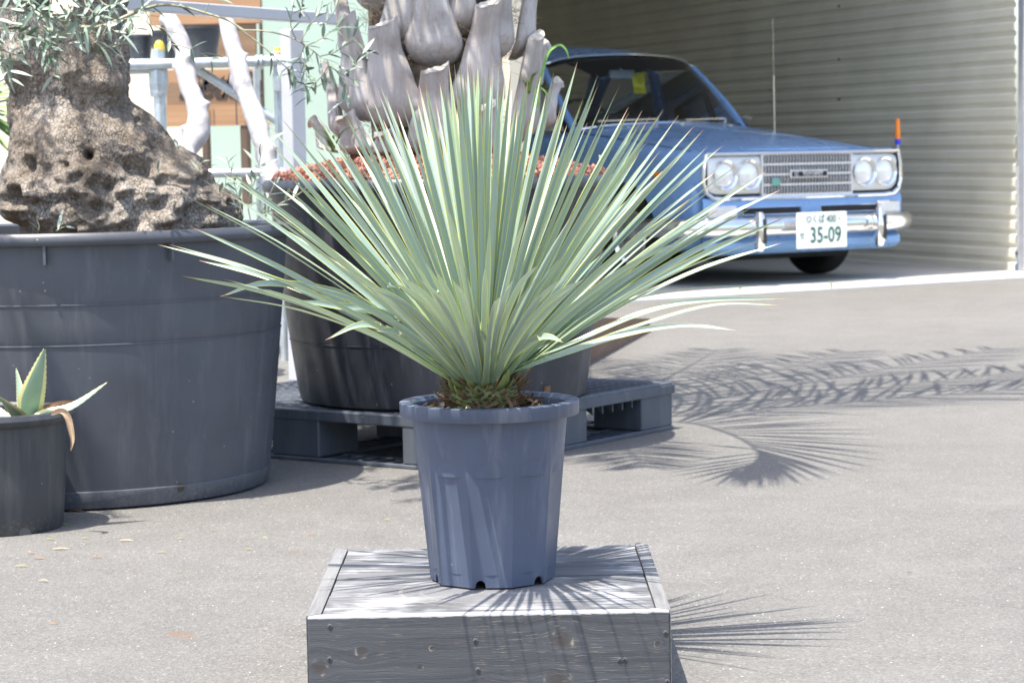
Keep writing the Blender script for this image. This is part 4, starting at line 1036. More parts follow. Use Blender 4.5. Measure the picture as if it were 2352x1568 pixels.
obj('badge_face', *box((0, fy - .0325, .643), (.262, .003, .030)), M['black_in'], bd)
def place_text(name, s, size, cx, y, cz, m, parent, sx=1.0, bold=0.0):
    V, F = text_mesh(s, size, 0, 0, bold); return obj(name, [Vector((cx + v.x * sx, y, cz + v.y)) for v in V], F, m, parent)
place_text('badge_lettering', 'TOYOPET', .030, .022, fy - .0355, .643, M['silver'], bd, 1.15, .0006)
obj('badge_emblem', *tube([Vector((-.100 + .013 * math.cos(t), fy - .036, .643 + .0095 * math.sin(t))) for t in np.linspace(.6, 5.7, 14)], .0025, 5), M['silver'], bd)
em = cob('grille_sticker', *bbox((-.245, fy - .026, .600), (.060, .004, .046), .002), simple('green_emblem', (.16, .36, .30), .4)); em['label'] = 'small green badge on the grille'
# ---- below the grille
for sgn in (-1, 1):
    xs = (.075, .505); cxs = sgn * (xs[0] + xs[1]) / 2 + .02
    sl = cob('air_slot', *bbox((cxs, fy - .004, .433), (xs[1] - xs[0], .02, .042), .006), M['black_in'])
    obj('slot_frame', *tube([Vector((cxs + a_, fy - .014, .433 + b_)) for a_, b_ in ((-.215, -.021), (.215, -.021), (.215, .021), (-.215, .021), (-.215, -.021))], .004, 6), M['chrome'], sl)
    tl_ = cob('turn_lamp', *bbox((sgn * .628, fw(.628) - .022, .433), (.185, .035, .064), .010, Matrix.Rotation(sgn * .18, 3, 'Z'), 2), M['clear_lens'])
    obj('lamp_frame', *bbox((sgn * .628, fw(.628) - .014, .433), (.200, .026, .076), .008, Matrix.Rotation(sgn * .18, 3, 'Z')), M['chrome'], tl_)
    cob('side_marker', *bbox((sgn * .797, .36, .655), (.016, .095, .030), .006), M['amber'])
# bumper: rounded bar that wraps the corners
def bump_path(z, yo, s=1.0):
    P_ = [(-.845, .42), (-.852, .25), (-.835, .10), (-.76, .015), (-.60, -.055), (-.30, -.10), (0, -.112), (.30, -.10), (.60, -.055), (.76, .015), (.835, .10), (.852, .25), (.845, .42)]
    return crom([(x * 1.055, y + yo, z) for x, y in P_], 6)
secs = [(.288, .012), (.296, -.014), (.318, -.030), (.345, -.036), (.372, -.030), (.394, -.014), (.402, .012)]
rowsB = []
for z, yo in secs:
    p0 = bump_path(z, 0); row = []
    for i, p in enumerate(p0):
        t_ = (p0[min(i + 1, len(p0) - 1)] - p0[max(i - 1, 0)]).normalized(); nn = Vector((t_.y, -t_.x, 0)); row.append(p + nn * (-yo))
    rowsB.append(row)
bp = cob('bumper', *grid(rowsB), M['chrome'], None, True)
for x in (-.30, .28, -.62, .60): obj('bumper_bolt', *lathe([(0, .010), (.010, .008), (.014, 0)], (0, 0, 0), 12), M['chrome'], bp, True).matrix_local = Matrix.Translation((x, -.115 + (.05 if abs(x) > .5 else 0), .345)) @ Matrix.Rotation(math.pi / 2, 4, 'X')
for x in (-.435, .47):
    R_ = []
    for t in np.linspace(0, 1, 12):
        z = .205 + .225 * t; wv = .036 * math.sin(math.pi * (.10 + .82 * t)) ** .5; dp = .050 * math.sin(math.pi * (.08 + .84 * t)) ** .6
        R_.append([Vector((x + wv * math.cos(a_), -.125 - dp * math.sin(a_) - .012, z)) for a_ in np.linspace(-.6, math.pi + .6, 13)])
    ov = cob('overrider', *grid(R_), M['chrome'], None, True)
    obj('rubber_strip', *bbox((x, -.190, .32), (.020, .010, .15), .004), M['rubber'], ov)
cob('lower_valance', *grid([[Vector((x, -.02 + .09 * abs(x) ** 2.4 + yo, z)) for x in np.linspace(-.74, .74, 21)] for z, yo in ((.30, .06), (.285, .0), (.255, -.035), (.22, -.035), (.185, .01), (.178, .08))]), M['paint'], None, True)
cob('lower_grille', *box((0, .02, .282), (1.15, .03, .05)), M['black_in'])
cob('underside', *bbox((0, .60, .19), (1.0, .85, .10), .03), M['black_in'])
# number plate
pl = cob('number_plate', *bbox((-.030, -.205, .316), (.375, .006, .208), .0025), M['plate'])
pyy = -.2095
place_text('plate_region', 'つくば', .056, -.082, pyy, .378, M['plate_green'], pl, .85, .0008)
place_text('plate_class', '400', .062, .038, pyy, .378, M['plate_green'], pl, .80, .0008)
place_text('plate_kana', 'せ', .048, -.180, pyy, .285, M['plate_green'], pl, .8, .0008)
place_text('plate_number', '35-09', .128, -.004, pyy, .284, M['plate_green'], pl, .80, .0022)
for x in (-.145, .095): obj('plate_bolt', *tube([(x, -.206, .382), (x, -.213, .382)], .008, 8), M['chrome'], pl)
# wheels
def wheel(u, v):
    sgn = 1 if u > 0 else -1; R0 = .285
    prof = [(.165, -.06), (.20, -.074), (.262, -.076), (.280, -.060), (.285, -.03), (.285, .03), (.280, .060), (.262, .076), (.20, .074), (.165, .06)]
    def rot(P_): return [Vector((u + z_ * 1.0, v + r_ * math.cos(a_), R0 + r_ * math.sin(a_))) for r_, z_, a_ in P_]
    n = 44; V = rot([(r_, z_, 2 * math.pi * j / n) for r_, z_ in prof for j in range(n)])
    F = [(i * n + j, i * n + (j + 1) % n, (i + 1) * n + (j + 1) % n, (i + 1) * n + j) for i in range(len(prof) - 1) for j in range(n)]
    w_ = cob('wheel', V, F, M['rubber'], None, True)
    pr2 = [(.168, .060), (.160, .070), (.150, .050), (.095, .046), (.090, .060), (.055, .072), (.0, .076)]
    V = rot([(r_, z_ * sgn, 2 * math.pi * j / n) for r_, z_ in pr2 for j in range(n)])
    F = [(i * n + j, i * n + (j + 1) % n, (i + 1) * n + (j + 1) % n, (i + 1) * n + j) for i in range(len(pr2) - 1) for j in range(n)]
    obj('rim', V, F, M['chrome'], w_, True)
for u in (-.69, .69):
    for v in (.72, 3.14): wheel(u, v)
# corner pole with orange tip
cp = cob('corner_pole', *tube([(.925, .22, .43), (.931, .22, .83)], .0085, 8), M['trim_steel'], None, True)
obj('pole_tip', *tube([(.931, .22, .83), (.931, .22, .845), (.9315, .22, .93), (.932, .22, .965)], [.016, .018, .014, .010], 10), M['orange'], cp, True)
obj('pole_band', *tube([(.931, .22, .805), (.931, .22, .838)], .0175, 10), M['blue_band'], cp, True)
obj('pole_bracket', *tube([(.83, .12, .40), (.90, .18, .398), (.93, .22, .42), (.925, .22, .47)], .012, 8), M['rust'], cp, True)
# ------------------------------------------------------------------ wooden box in front
BZ = .8 - .674; BY0, BY1 = 3.42, 4.02
bx0, bx1 = at(703, 1425, BY0).x, at(1541, 1410, BY0).x; BT = .0205
def m_front_board():
    kn = [(832, 1496, .0075, 1.1), (992, 1488, .0032, 1.1), (1291, 1469, .0125, 1.1), (734, 1533, .010, 1.0), (1510, 1479, .0042, 1.0), (1281, 1562, .014, 1.1), (965, 1533, .0032, 1.2), (1120, 1600, .01, 1.0)]
    t = NT('black_stained_board'); oc = t.tc.outputs['Object']
    sep = t.n('SeparateXYZ'); t.l(oc, sep.inputs[0])
    warp = None; dark = None; rim = None
    for (px, py, r, asp) in kn:
        c = at(px, py, BY0)
        dx = t.math('DIVIDE', t.math('SUBTRACT', sep.outputs['X'], c.x - BOXC.x), r * asp); dz = t.math('DIVIDE', t.math('SUBTRACT', sep.outputs['Z'], c.z - BOXC.z), r)
        d2 = t.math('ADD', t.math('MULTIPLY', dx, dx), t.math('MULTIPLY', dz, dz))
        g = t.math('POWER', 2.718, t.math('MULTIPLY', d2, -.16))
        wv = t.math('MULTIPLY', t.math('MULTIPLY', g, dz), r * .9)           # grain bends round the knot
        warp = wv if warp is None else t.math('ADD', warp, wv)
        k = t.math('POWER', 2.718, t.math('MULTIPLY', t.math('POWER', d2, 2.0), -1.2)); dark = k if dark is None else t.math('MAXIMUM', dark, k)
        ri = t.math('MULTIPLY', t.math('POWER', 2.718, t.math('MULTIPLY', t.math('POWER', t.math('SUBTRACT', t.math('SQRT', d2), 1.15), 2.0), -22.0)), 1.0); rim = ri if rim is None else t.math('MAXIMUM', rim, ri)
    zz = t.math('SUBTRACT', sep.outputs['Z'], warp)
    cmb = t.n('CombineXYZ'); t.l(t.math('MULTIPLY', sep.outputs['X'], 3.0), cmb.inputs[0]); t.l(t.math('MULTIPLY', sep.outputs['Y'], 30.), cmb.inputs[1]); t.l(t.math('MULTIPLY', zz, 85.0), cmb.inputs[2])
    g1 = t.noise(cmb.outputs[0], 1.0, 7, .66, .12)
    cmb2 = t.n('CombineXYZ'); t.l(t.math('MULTIPLY', sep.outputs['X'], 34.0), cmb2.inputs[0]); t.l(t.math('MULTIPLY', sep.outputs['Y'], 30.), cmb2.inputs[1]); t.l(t.math('MULTIPLY', zz, 620.0), cmb2.inputs[2])
    g2 = t.noise(cmb2.outputs[0], 1.0, 4, .6)
    patch = t.noise(t.map((1, 1, 1)), 8, 5)
    c = t.ramp(g1, [(.25, (.034, .036, .041)), (.5, (.056, .059, .065)), (.75, (.084, .088, .095))])
    scr = t.math('MULTIPLY', t.ramp(g2, [(.585, 0.0), (.64, 1.0)]), t.ramp(patch, [(.38, .06), (.60, 1.0)]))
    c = t.mix(t.math('MULTIPLY', scr, .8), c, (.21, .185, .15))
    rs = t.math('MULTIPLY', rim, t.ramp(t.noise(t.map((1, 1, 1)), 60, 4), [(.50, 0.0), (.62, 1.0)]))
    c = t.mix(t.math('MULTIPLY', rs, .7), c, (.33, .29, .235)); c = t.mix(t.math('MULTIPLY', dark, .7), c, (.050, .040, .034))
    # silvery worn arris along the top edge
    ed = t.ramp(t.math('ADD', sep.outputs['Z'], t.math('MULTIPLY', t.math('SUBTRACT', g1, .5), .010)), [(.0, 0.0), (1.0, 1.0)])
    top = t.math('GREATER_THAN', t.math('ADD', sep.outputs['Z'], t.math('MULTIPLY', t.math('SUBTRACT', g2, .5), .006)), BZ - BOXC.z - .0035)
    c = t.mix(t.math('MULTIPLY', top, .8), c, (.42, .41, .41))
    t.set(Base_Color=c, Roughness=.62); t.b.inputs['Specular IOR Level'].default_value = .35
    b1 = t.bump(g1, .3, .003); t.bump(t.math('SUBTRACT', g2, dark), .35, .0012, b1); return t.m
BOXC = Vector(((bx0 + bx1) / 2, (BY0 + BY1) / 2, 0))
M['front_board'] = m_front_board()
def m_top():
    t, c, g = m_wood('weathered_top_board', (.030, .032, .037), (.165, .168, .176), 0, .66, .6, 1.0, (.34, .34, .35))
    oc = t.tc.outputs['Object']
    for (px, py, r, wd_) in ((1140, 1352, .118, .006), (905, 1345, .150, .005), (1140, 1352, .150, .004)):           # rings left by wet pots
        p = gnd(px, py, BZ) - BOXC; sub = t.n('VectorMath', operation='DISTANCE'); t.l(oc, sub.inputs[0]); sub.inputs[1].default_value = p
        q = t.math('ABSOLUTE', t.math('SUBTRACT', sub.outputs['Value'], r)); q = t.math('ADD', q, t.math('MULTIPLY', t.math('SUBTRACT', t.noise(t.map(), 40, 4), .5), .012))
        c = t.mix(t.math('MULTIPLY', t.ramp(t.math('DIVIDE', q, wd_), [(.2, 1.0), (1.0, 0.0)]), .28), c, (.36, .33, .26))
        inn = t.ramp(t.math('DIVIDE', sub.outputs['Value'], r), [(.85, 1.0), (1.0, 0.0)]); c = t.mix(t.math('MULTIPLY', inn, .38), c, (.17, .17, .175))
    t.set(Base_Color=c); return t.m
M['top_board'] = m_top()
t_, c_, g_ = m_wood('grey_side_board', (.10, .10, .105), (.24, .24, .24), 1, .6, .7, 1.2); M['side_board'] = t_.m
bxe = empty('wooden_box', BOXC, 0, 'black stained wooden box with worn silvery top under the yucca pot', 'box')
def wboard(name, x0, x1, y0, y1, z0, z1, m, bev=.0022, wob=.0008):
    n = 26; V, F = bbox(((x0 + x1) / 2, (y0 + y1) / 2, (z0 + z1) / 2), (x1 - x0, y1 - y0, z1 - z0), bev, None, 2)
    return obj(name, V, F, m, bxe)
wboard('front_board', bx0 + .002, bx1 - .002, BY0, BY0 + BT, .004, BZ, M['front_board'])
wboard('back_board', bx0 + BT + .001, bx1 - BT - .001, BY1 - BT, BY1, .004, BZ - .002, M['side_board'])
for x0, x1 in ((bx0, bx0 + BT), (bx1 - BT, bx1)):
    # side boards are mitred against the front board
    poly = [Vector((x0, BY0 + .002, 0)), Vector((x1, BY0 + BT + .0005, 0)), Vector((x1, BY1, 0)), Vector((x0, BY1, 0))] if x0 == bx0 else [Vector((x0, BY0 + BT + .0005, 0)), Vector((x1, BY0 + .002, 0)), Vector((x1, BY1, 0)), Vector((x0, BY1, 0))]
    obj('side_board', *prism([p + Vector((0, 0, .005)) for p in poly], (0, 0, BZ - .0042)), M['side_board'], bxe)
ys = np.linspace(BY0 + BT + .002, BY1 - .001, 5)
for i in range(4):
    o = wboard('top_board', bx0 + BT + .0015, bx1 - BT - .0015, ys[i] + .0026, ys[i + 1] - .0026, BZ - .019, BZ - .0022 * (i % 2), M['top_board'])
scr_head = M['dark_steel']
for (px, py) in ((758, 1438), (757, 1513), (1092, 1471), (1098, 1538), (1529, 1453), (1424, 1516), (1435, 1515), (1533, 1565)):
    c = at(px, py, BY0); c.y = BY0
    s_ = obj('screw', *lathe([(0, .0010), (.0030, .0012), (.0042, .0004), (.0044, -.002)], (0, 0, 0), 14), scr_head, bxe, True)
    s_.data.transform(Matrix.Translation(OFF[bxe.name])); s_.data.transform(Matrix.Translation(c - BOXC) @ Matrix.Rotation(math.pi / 2, 4, 'X'))
    cr = MB().add(box((0, 0, 0), (.0052, .0006, .0011))).add(box((0, 0, 0), (.0011, .0007, .0052)))
    obj('screw_slot', [v + c + Vector((0, -.0013, 0)) for v in cr.V], cr.F, M['black_in'], s_)

# ------------------------------------------------------------------ blue-grey nursery pot
PYC_ = 3.715; pcx = at(1132, 1340, PYC_).x
NP = Vector((pcx, PYC_, BZ + .0006))
pot = empty('nursery_pot', NP, 0, 'blue-grey ribbed plastic nursery pot standing on the wooden box', 'pot')
zr = at(1127, 918, PYC_).z - NP.z; RR = px2m(207, PYC_)                       # rim height and radius
NF = 10; n = 360; LH = .0215; rb0, rt0 = .0990, .1235
def body_r(a, z):
    f = z / (zr - LH); r = rb0 + (rt0 - rb0) * f
    k = (a * NF / (2 * math.pi)) % 1.0; k = abs(k - .5) * 2                     # 0 mid of facet, 1 at its edge
    top = zr - LH - .048 - .0 + .020 * math.sqrt(max(0, 1 - min(1, (1 - k) / .95) ** 2)) * 0 - .022 * max(0, k) ** 4   # facet ends in an arch
    ang = (k) * math.pi / NF; flat = math.cos(math.pi / NF) / math.cos(math.pi / NF - ang * 0 - (math.pi / NF - ang)) if False else math.cos(math.pi / NF) / math.cos(ang)
    s = min(1, max(0, (zr - LH - .028 - z) / .085)); s = s * s * (3 - 2 * s)
    return r * (1 + ((flat - 1) * 1.25 + .004) * s)
zsamp = [0.0, .003, .006, .009, .012, .016, .02, .03] + list(np.linspace(.04, zr - LH - .085, 12)) + list(np.linspace(zr - LH - .08, zr - LH - .0, 22))
nt_a = [math.radians(-90 + q) for q in (-70, -11, 49, 109, 169, 229)]
def nz(a):
    b_ = 0.0
    for c_ in nt_a:
        dd = abs((a - c_ + math.pi) % (2 * math.pi) - math.pi) * rb0
        if dd < .0085: b_ = max(b_, math.sqrt(.0085 ** 2 - dd ** 2) * 1.25 + .0015)
    return b_
rowsN = []
for z in zsamp:
    rowsN.append([NP + Vector((body_r(a, z) * math.cos(a), body_r(a, z) * math.sin(a), max(z, min(nz(a), .02) if z < .0165 else z))) for a in np.linspace(0, 2 * math.pi, n + 1)[:-1]])
inn = [[NP + Vector((.965 * (p - NP).x, .965 * (p - NP).y, (p - NP).z)) for p in rowsN[i]] for i in (6, 4, 2, 0)]
V, F = grid(inn + rowsN, True); obj('body', V, F, M['blue_pot'], pot, True)
obj('floor', *lathe([(0, .0205), (rb0 * .972, .0205)], NP, 48), M['black_pot'], pot)
obj('rim', *lathe([(rt0 - .001, zr - LH - .001), (RR - .0012, zr - LH - .0005), (RR, zr - LH + .0008), (RR + .0004, zr - .0010), (RR - .0008, zr), (RR - .0150, zr + .0003), (RR - .0158, zr - .0006), (RR - .0175, zr - .0045), (RR - .0205, zr - .0055), (RR - .022, zr - .02), (RR - .025, zr - .05), (RR - .03, zr - .11)], NP, 160), M['blue_pot'], pot, True)
SOILZ = zr - .017
rs_ = random.Random(3); rows_s = []
for r in np.linspace(0, RR - .024, 16):
    rows_s.append([NP + Vector((r * math.cos(a), r * math.sin(a), SOILZ + .006 * mnoise.noise(Vector((r * 60 * math.cos(a), r * 60 * math.sin(a), 0))) + .010 * max(0, 1 - r / .09))) for a in np.linspace(0, 2 * math.pi, 49)[:-1]])
obj('soil', *grid(rows_s, True), M['soil'], pot, True)

# ------------------------------------------------------------------ yucca
def m_yucca():
    t = NT('yucca_leaf'); uv = t.n('UVMap'); sp = t.n('SeparateXYZ'); t.l(uv.outputs[0], sp.inputs[0]); rn = t.rnd()
    e = t.math('MULTIPLY', t.math('ABSOLUTE', t.math('SUBTRACT', sp.outputs['X'], .5)), 2.0)
    st = t.n('CombineXYZ'); t.l(t.math('MULTIPLY', sp.outputs['X'], 9.0), st.inputs[0]); t.l(t.math('MULTIPLY', sp.outputs['Y'], 3.0), st.inputs[1]); t.l(t.math('MULTIPLY', rn, 50.0), st.inputs[2])
    g = t.noise(st.outputs[0], 1.0, 5, .6)
    c = t.ramp(g, [(.3, (.175, .262, .222)), (.7, (.262, .355, .318))])
    c = t.mix(t.math('MULTIPLY', rn, .55), c, (.31, .385, .365))
    dk = t.math('FRACT', t.math('MULTIPLY', rn, 17.3)); c = t.mix(t.math('MULTIPLY', t.math('POWER', dk, 2.0), .5), c, (.095, .175, .125))
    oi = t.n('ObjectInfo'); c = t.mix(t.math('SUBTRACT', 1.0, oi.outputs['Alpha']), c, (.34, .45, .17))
    base = t.ramp(sp.outputs['Y'], [(.02, 1.0), (.30, 0.0)]); c = t.mix(t.math('MULTIPLY', base, .75), c, (.16, .30, .10))
    sc2 = t.n('CombineXYZ'); t.l(t.math('MULTIPLY', sp.outputs['X'], 2.0), sc2.inputs[0]); t.l(t.math('MULTIPLY', sp.outputs['Y'], 40.0), sc2.inputs[1]); t.l(t.math('MULTIPLY', rn, 31.0), sc2.inputs[2])
    sp2 = t.ramp(t.noise(sc2.outputs[0], 1.3, 4, .7), [(.60, 0.0), (.70, 1.0)]); c = t.mix(t.math('MULTIPLY', sp2, .30), c, (.20, .29, .18))
    c = t.mix(t.ramp(e, [(.80, 0.0), (.90, 1.0)]), c, (.52, .52, .10))
    tip = t.math('ADD', sp.outputs['Y'], t.math('MULTIPLY', rn, .03))
    c = t.mix(t.ramp(tip, [(.92, 0.0), (.97, .5)]), c, (.36, .34, .12)); c = t.mix(t.ramp(tip, [(.968, 0.0), (.985, 1.0)]), c, (.30, .18, .11))
    t.set(Base_Color=c, Roughness=.34); t.b.inputs['Specular IOR Level'].default_value = .8
    t.b.inputs['Sheen Weight'].default_value = .3
    tr = t.n('BsdfTranslucent'); t.l(t.mix(.5, c, (.40, .55, .12)), tr.inputs['Color']); ad = t.n('MixShader'); ad.inputs[0].default_value = .14
    t.l(t.b.outputs[0], ad.inputs[1]); t.l(tr.outputs[0], ad.inputs[2]); t.l(ad.outputs[0], t.t.nodes['Material Output'].inputs['Surface'])
    t.bump(g, .25, .0015); return t.m
M['yucca'] = m_yucca()
yb = at(1110, 862, PYC_); yb.y = PYC_
YB = Vector((yb.x, PYC_, yb.z))
yuc = empty('yucca_plant', NP + Vector((0, 0, SOILZ)), 0, 'spiky blue-green yucca with a dense burst of stiff narrow leaves', 'plant')
ry = random.Random(13)
yprof = lambda t: (1.55 - 4.5 * t if t < .10 else 1.10 - .1 * min(1, (t - .1) / .2)) * (1 if t < .55 else 1 - ((t - .55) / .45) ** 2.1 * .985)
def yleaf(tip, base, W, bow, roll, twist, sag=0.0, ctrl=None):
    d = tip - base; L = d.length; hz = Vector((d.x, d.y, 0)); hz = hz.normalized() if hz.length > 1e-5 else Vector((0, -1, 0))
    mid1 = base + d * .33 + Vector((0, 0, bow * L * .8)); mid2 = base + d * .68 + Vector((0, 0, bow * L * .75))
    fk = ry.uniform(.0, .85); path = [base, mid1, mid2, tip] if ctrl is None else [base] + ctrl + [tip]
    P_ = crom(path, 7 if ctrl is None else 5); k = len(P_); rows = []; uv = []; nx = 4
    for i in range(k):
        t = i / (k - 1); dd = (P_[min(i + 1, k - 1)] - P_[max(i - 1, 0)]).normalized()
        up = Vector((0, 0, 1)) - hz * .8; x = dd.cross(up); x = x.normalized() if x.length > 1e-4 else Vector((1, 0, 0)); nn = x.cross(dd)
        xt = dd.cross(Vector((0, -1, .15))); xt = xt.normalized() if xt.length > 1e-4 else x
        if xt.dot(x) < 0: xt = -xt
        x = x.lerp(xt, fk * min(1, t * 3)).normalized(); nn = x.cross(dd)
        a = (roll + twist * t) * min(1, t * 4); x, nn = x * math.cos(a) + nn * math.sin(a), nn * math.cos(a) - x * math.sin(a)
        wv = W * max(.02, yprof(t))
        for j in range(nx + 1):
            s = j / nx * 2 - 1; rows.append(P_[i] + x * (s * wv / 2) + nn * (abs(s) * wv * .16)); uv.append((j / nx, t))
    F = [(i * (nx + 1) + j, i * (nx + 1) + j + 1, (i + 1) * (nx + 1) + j + 1, (i + 1) * (nx + 1) + j) for i in range(k - 1) for j in range(nx)]
    o = obj('leaf', rows, F, M['yucca'], yuc, True, uv); el = math.atan2(d.z, math.hypot(d.x, d.y))
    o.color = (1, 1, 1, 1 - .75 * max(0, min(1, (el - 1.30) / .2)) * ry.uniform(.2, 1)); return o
TIPS = [(505, 680), (419, 634), (457, 598), (363, 562), (387, 561), (437, 520), (433, 454), (498, 389), (514, 386), (557, 426), (556, 446), (617, 480), (621, 508), (616, 322), (621, 292), (645, 270), (703, 270), (729, 265), (718, 305), (751, 281), (725, 340),
        (789, 258), (815, 270), (833, 221), (855, 225), (864, 199), (886, 219), (918, 223), (934, 204), (912, 256), (963, 197), (980, 210), (1016, 173), (1031, 150), (810, 459), (850, 512), (733, 583), (689, 649),
        (1030, 147), (1043, 144), (1073, 140), (1056, 145), (1081, 146), (1097, 142), (1111, 137), (1115, 142), (1133, 148), (1145, 141), (1160, 177), (1174, 161), (1176, 205), (1206, 183), (1215, 169), (1239, 158), (1242, 175), (1273, 162), (1277, 181), (1219, 256), (1289, 244),
        (1326, 143), (1374, 171), (1374, 195), (1386, 230), (1424, 195), (1444, 246), (1446, 256), (1475, 254), (1493, 267), (1525, 248), (1525, 252), (1559, 265), (1537, 301), (1436, 281), (1596, 288), (1616, 298), (1626, 336), (1659, 335), (1517, 345), (1711, 366), (1651, 389), (1679, 401),
        (1761, 393), (1696, 439), (1795, 435), (1585, 457), (1578, 469), (1728, 476), (1652, 480), (1748, 500), (1809, 497), (1744, 526), (1765, 546), (1795, 558), (1574, 548), (1595, 552), (1416, 558), (1517, 643), (1470, 431), (1313, 495),
        (1088, 160), (1103, 155), (1122, 152), (1066, 170), (1094, 180), (1128, 170), (1010, 190), (1050, 200), (1150, 190), (1190, 210), (948, 240), (1000, 230), (1255, 215), (1300, 230), (1340, 225), (880, 275), (840, 290), (770, 320), (1400, 260), (1350, 280), (680, 345), (660, 400), (1490, 320), (1560, 360)]
LL = .505
def base_for(d):
    h = Vector((d.x, d.y, 0)); el = math.atan2(d.z, max(h.length, 1e-4)); h = h.normalized() if h.length > 1e-4 else Vector((0, -1, 0))
    f = 1 - max(0, min(1, el / 1.45)); return YB + h * (.008 + .040 * f) + Vector((0, 0, .012 - .040 * f))
def add_tip(px, py, depth=None, W=None, bow=None):
    p0 = at(px, py, PYC_); dx, dz = p0.x - YB.x, p0.z - YB.z; pr = math.hypot(dx, dz)
    want = LL * ry.uniform(.96, 1.06); dy = math.sqrt(max(0.0, want * want - pr * pr))
    if depth is None: depth = dy * ry.choice([-1, -1, 1, 1]) if dy < .36 else (dy * ry.choice([-1, 1]) * .8)
    depth += ry.uniform(-.05, .05)
    tip = at(px, py, PYC_ + depth); d = tip - YB; el = math.atan2(d.z, math.hypot(d.x, d.y))
    b_ = bow if bow is not None else ry.uniform(.0, .03) + max(0, .95 - el) * .085
    yleaf(tip, base_for(d), (W or ry.uniform(.0084, .0114)), b_, ry.uniform(-.75, .75), ry.uniform(-.9, .9))
for (px, py) in TIPS: add_tip(px, py)
for k in range(26):                                                            # more blades between the ones read off the photograph
    a_, b_ = TIPS[k * 2 % 98], TIPS[(k * 2 + 3) % 98]; f_ = ry.uniform(.3, .7); q_ = ry.uniform(.82, .98)
    if math.hypot(a_[0] - b_[0], a_[1] - b_[1]) < 260: add_tip(1110 + (a_[0] + (b_[0] - a_[0]) * f_ - 1110) * q_, 860 + (a_[1] + (b_[1] - a_[1]) * f_ - 860) * q_)
def ctrl_leaf(pts, Y0, Y1, W=.0125, roll=0., twist=0.):
    q = P3(pts, Y0, Y1); yleaf(q[-1], q[0], W, 0, roll, twist, 0, q[1:-1])
# low, drooping and curled ones seen in front
Yc = PYC_
for pts, y1, roll in (([(1120, 870), (1260, 790), (1420, 700), (1590, 664), (1754, 655)], Yc + .05, .3), ([(1125, 872), (1290, 800), (1480, 718), (1620, 690), (1804, 686)], Yc - .02, .2), ([(1130, 875), (1300, 810), (1480, 745), (1640, 702), (1793, 701)], Yc - .08, .0), ([(1125, 880), (1260, 825), (1420, 772), (1560, 748), (1693, 759)], Yc - .12, .2),
                      ([(1090, 870), (980, 810), (900, 762), (830, 745), (747, 781)], Yc - .16, -.3), ([(1095, 872), (1010, 815), (940, 775), (900, 760), (862, 760)], Yc - .2, .4), ([(1095, 870), (990, 790), (880, 720), (760, 700), (680, 690)], Yc - .1, .3), ([(1100, 870), (960, 770), (800, 680), (620, 650), (505, 681)], Yc + .02, .4),
                      ([(1120, 875), (1180, 815), (1230, 780), (1262, 774), (1294, 786)], Yc - .22, .2), ([(1112, 872), (1128, 800), (1126, 755), (1112, 742), (1104, 768)], Yc - .20, .3), ([(1100, 872), (1050, 760), (1030, 690), (1015, 668), (1003, 672)], Yc - .2, -.2), ([(1100, 870), (1000, 740), (930, 670), (900, 655), (889, 659)], Yc - .18, .3)):
    ctrl_leaf(pts, Yc - .03, y1, .0125, roll, ry.uniform(-.5, .5))
for k in range(16):                                                            # leaves towards and away from the camera
    az = ry.uniform(0, 2 * math.pi); el = math.radians(ry.choice([ry.uniform(25, 60), ry.uniform(40, 84)])); L = LL * ry.uniform(.86, 1.02)
    d = Vector((math.cos(az) * math.cos(el) * .9, math.sin(az) * math.cos(el), math.sin(el))) * L
    yleaf(YB + d, base_for(d), ry.uniform(.0088, .0118), ry.uniform(.0, .06), ry.uniform(-.7, .7), ry.uniform(-.7, .7))
for (px, py, dp) in ((1065, 610, -.36), (1125, 515, -.40), (1180, 560, -.38), (1040, 640, -.33), (1230, 640, -.34), (975, 600, -.36), (1160, 690, -.30), (1290, 590, -.36), (920, 560, -.35), (1090, 700, -.28), (1340, 640, -.30), (1000, 620, -.49), (1050, 650, -.50), (1115, 610, -.52), (1180, 640, -.50), (1235, 610, -.51), (1290, 640, -.48), (935, 640, -.46), (1150, 680, -.50), (1345, 640, -.45), (1030, 480, -.46), (1210, 490, -.46), (880, 600, -.44), (820, 645, -.45), (860, 665, -.47), (905, 650, -.49), (965, 640, -.50)): add_tip(px, py, dp, .0090)
# foot: green scales, brown cut stubs
M['scale'] = simple('green_leaf_scale', (.135, .155, .045), .6, var=.6, vscale=60); M['stub'] = simple('brown_leaf_stub', (.235, .15, .075), .85, var=.45, vscale=60)
corez = NP.z + SOILZ
obj('stem', *lathe([(.030, corez - .02 - 0), (.052, corez), (.056, corez + .02), (.052, corez + .045), (.036, corez + .062), (.005, corez + .072)], (YB.x, YB.y, 0), 40), M['scale'], yuc, True)
def scale_mesh(L, W, m, nm, curl):
    rows = []
    for i in range(6):
        t = i / 5; wv = W * (1 - .75 * t ** 1.6); z = curl * t * t * L
        rows.append([Vector((s * wv / 2, t * L, z + abs(s) * wv * .22)) for s in (-1, -.5, 0, .5, 1)])
    V, F = grid(rows); return newmesh(V, F, m, True, None, nm)
SM = [scale_mesh(.026, .014, M['scale'], 'leaf_scale', .5), scale_mesh(.024, .012, M['scale'], 'leaf_scale', .3)]; BM_ = [scale_mesh(.026, .009, M['stub'], 'leaf_stub', .15), scale_mesh(.022, .007, M['stub'], 'leaf_stub', -.1)]
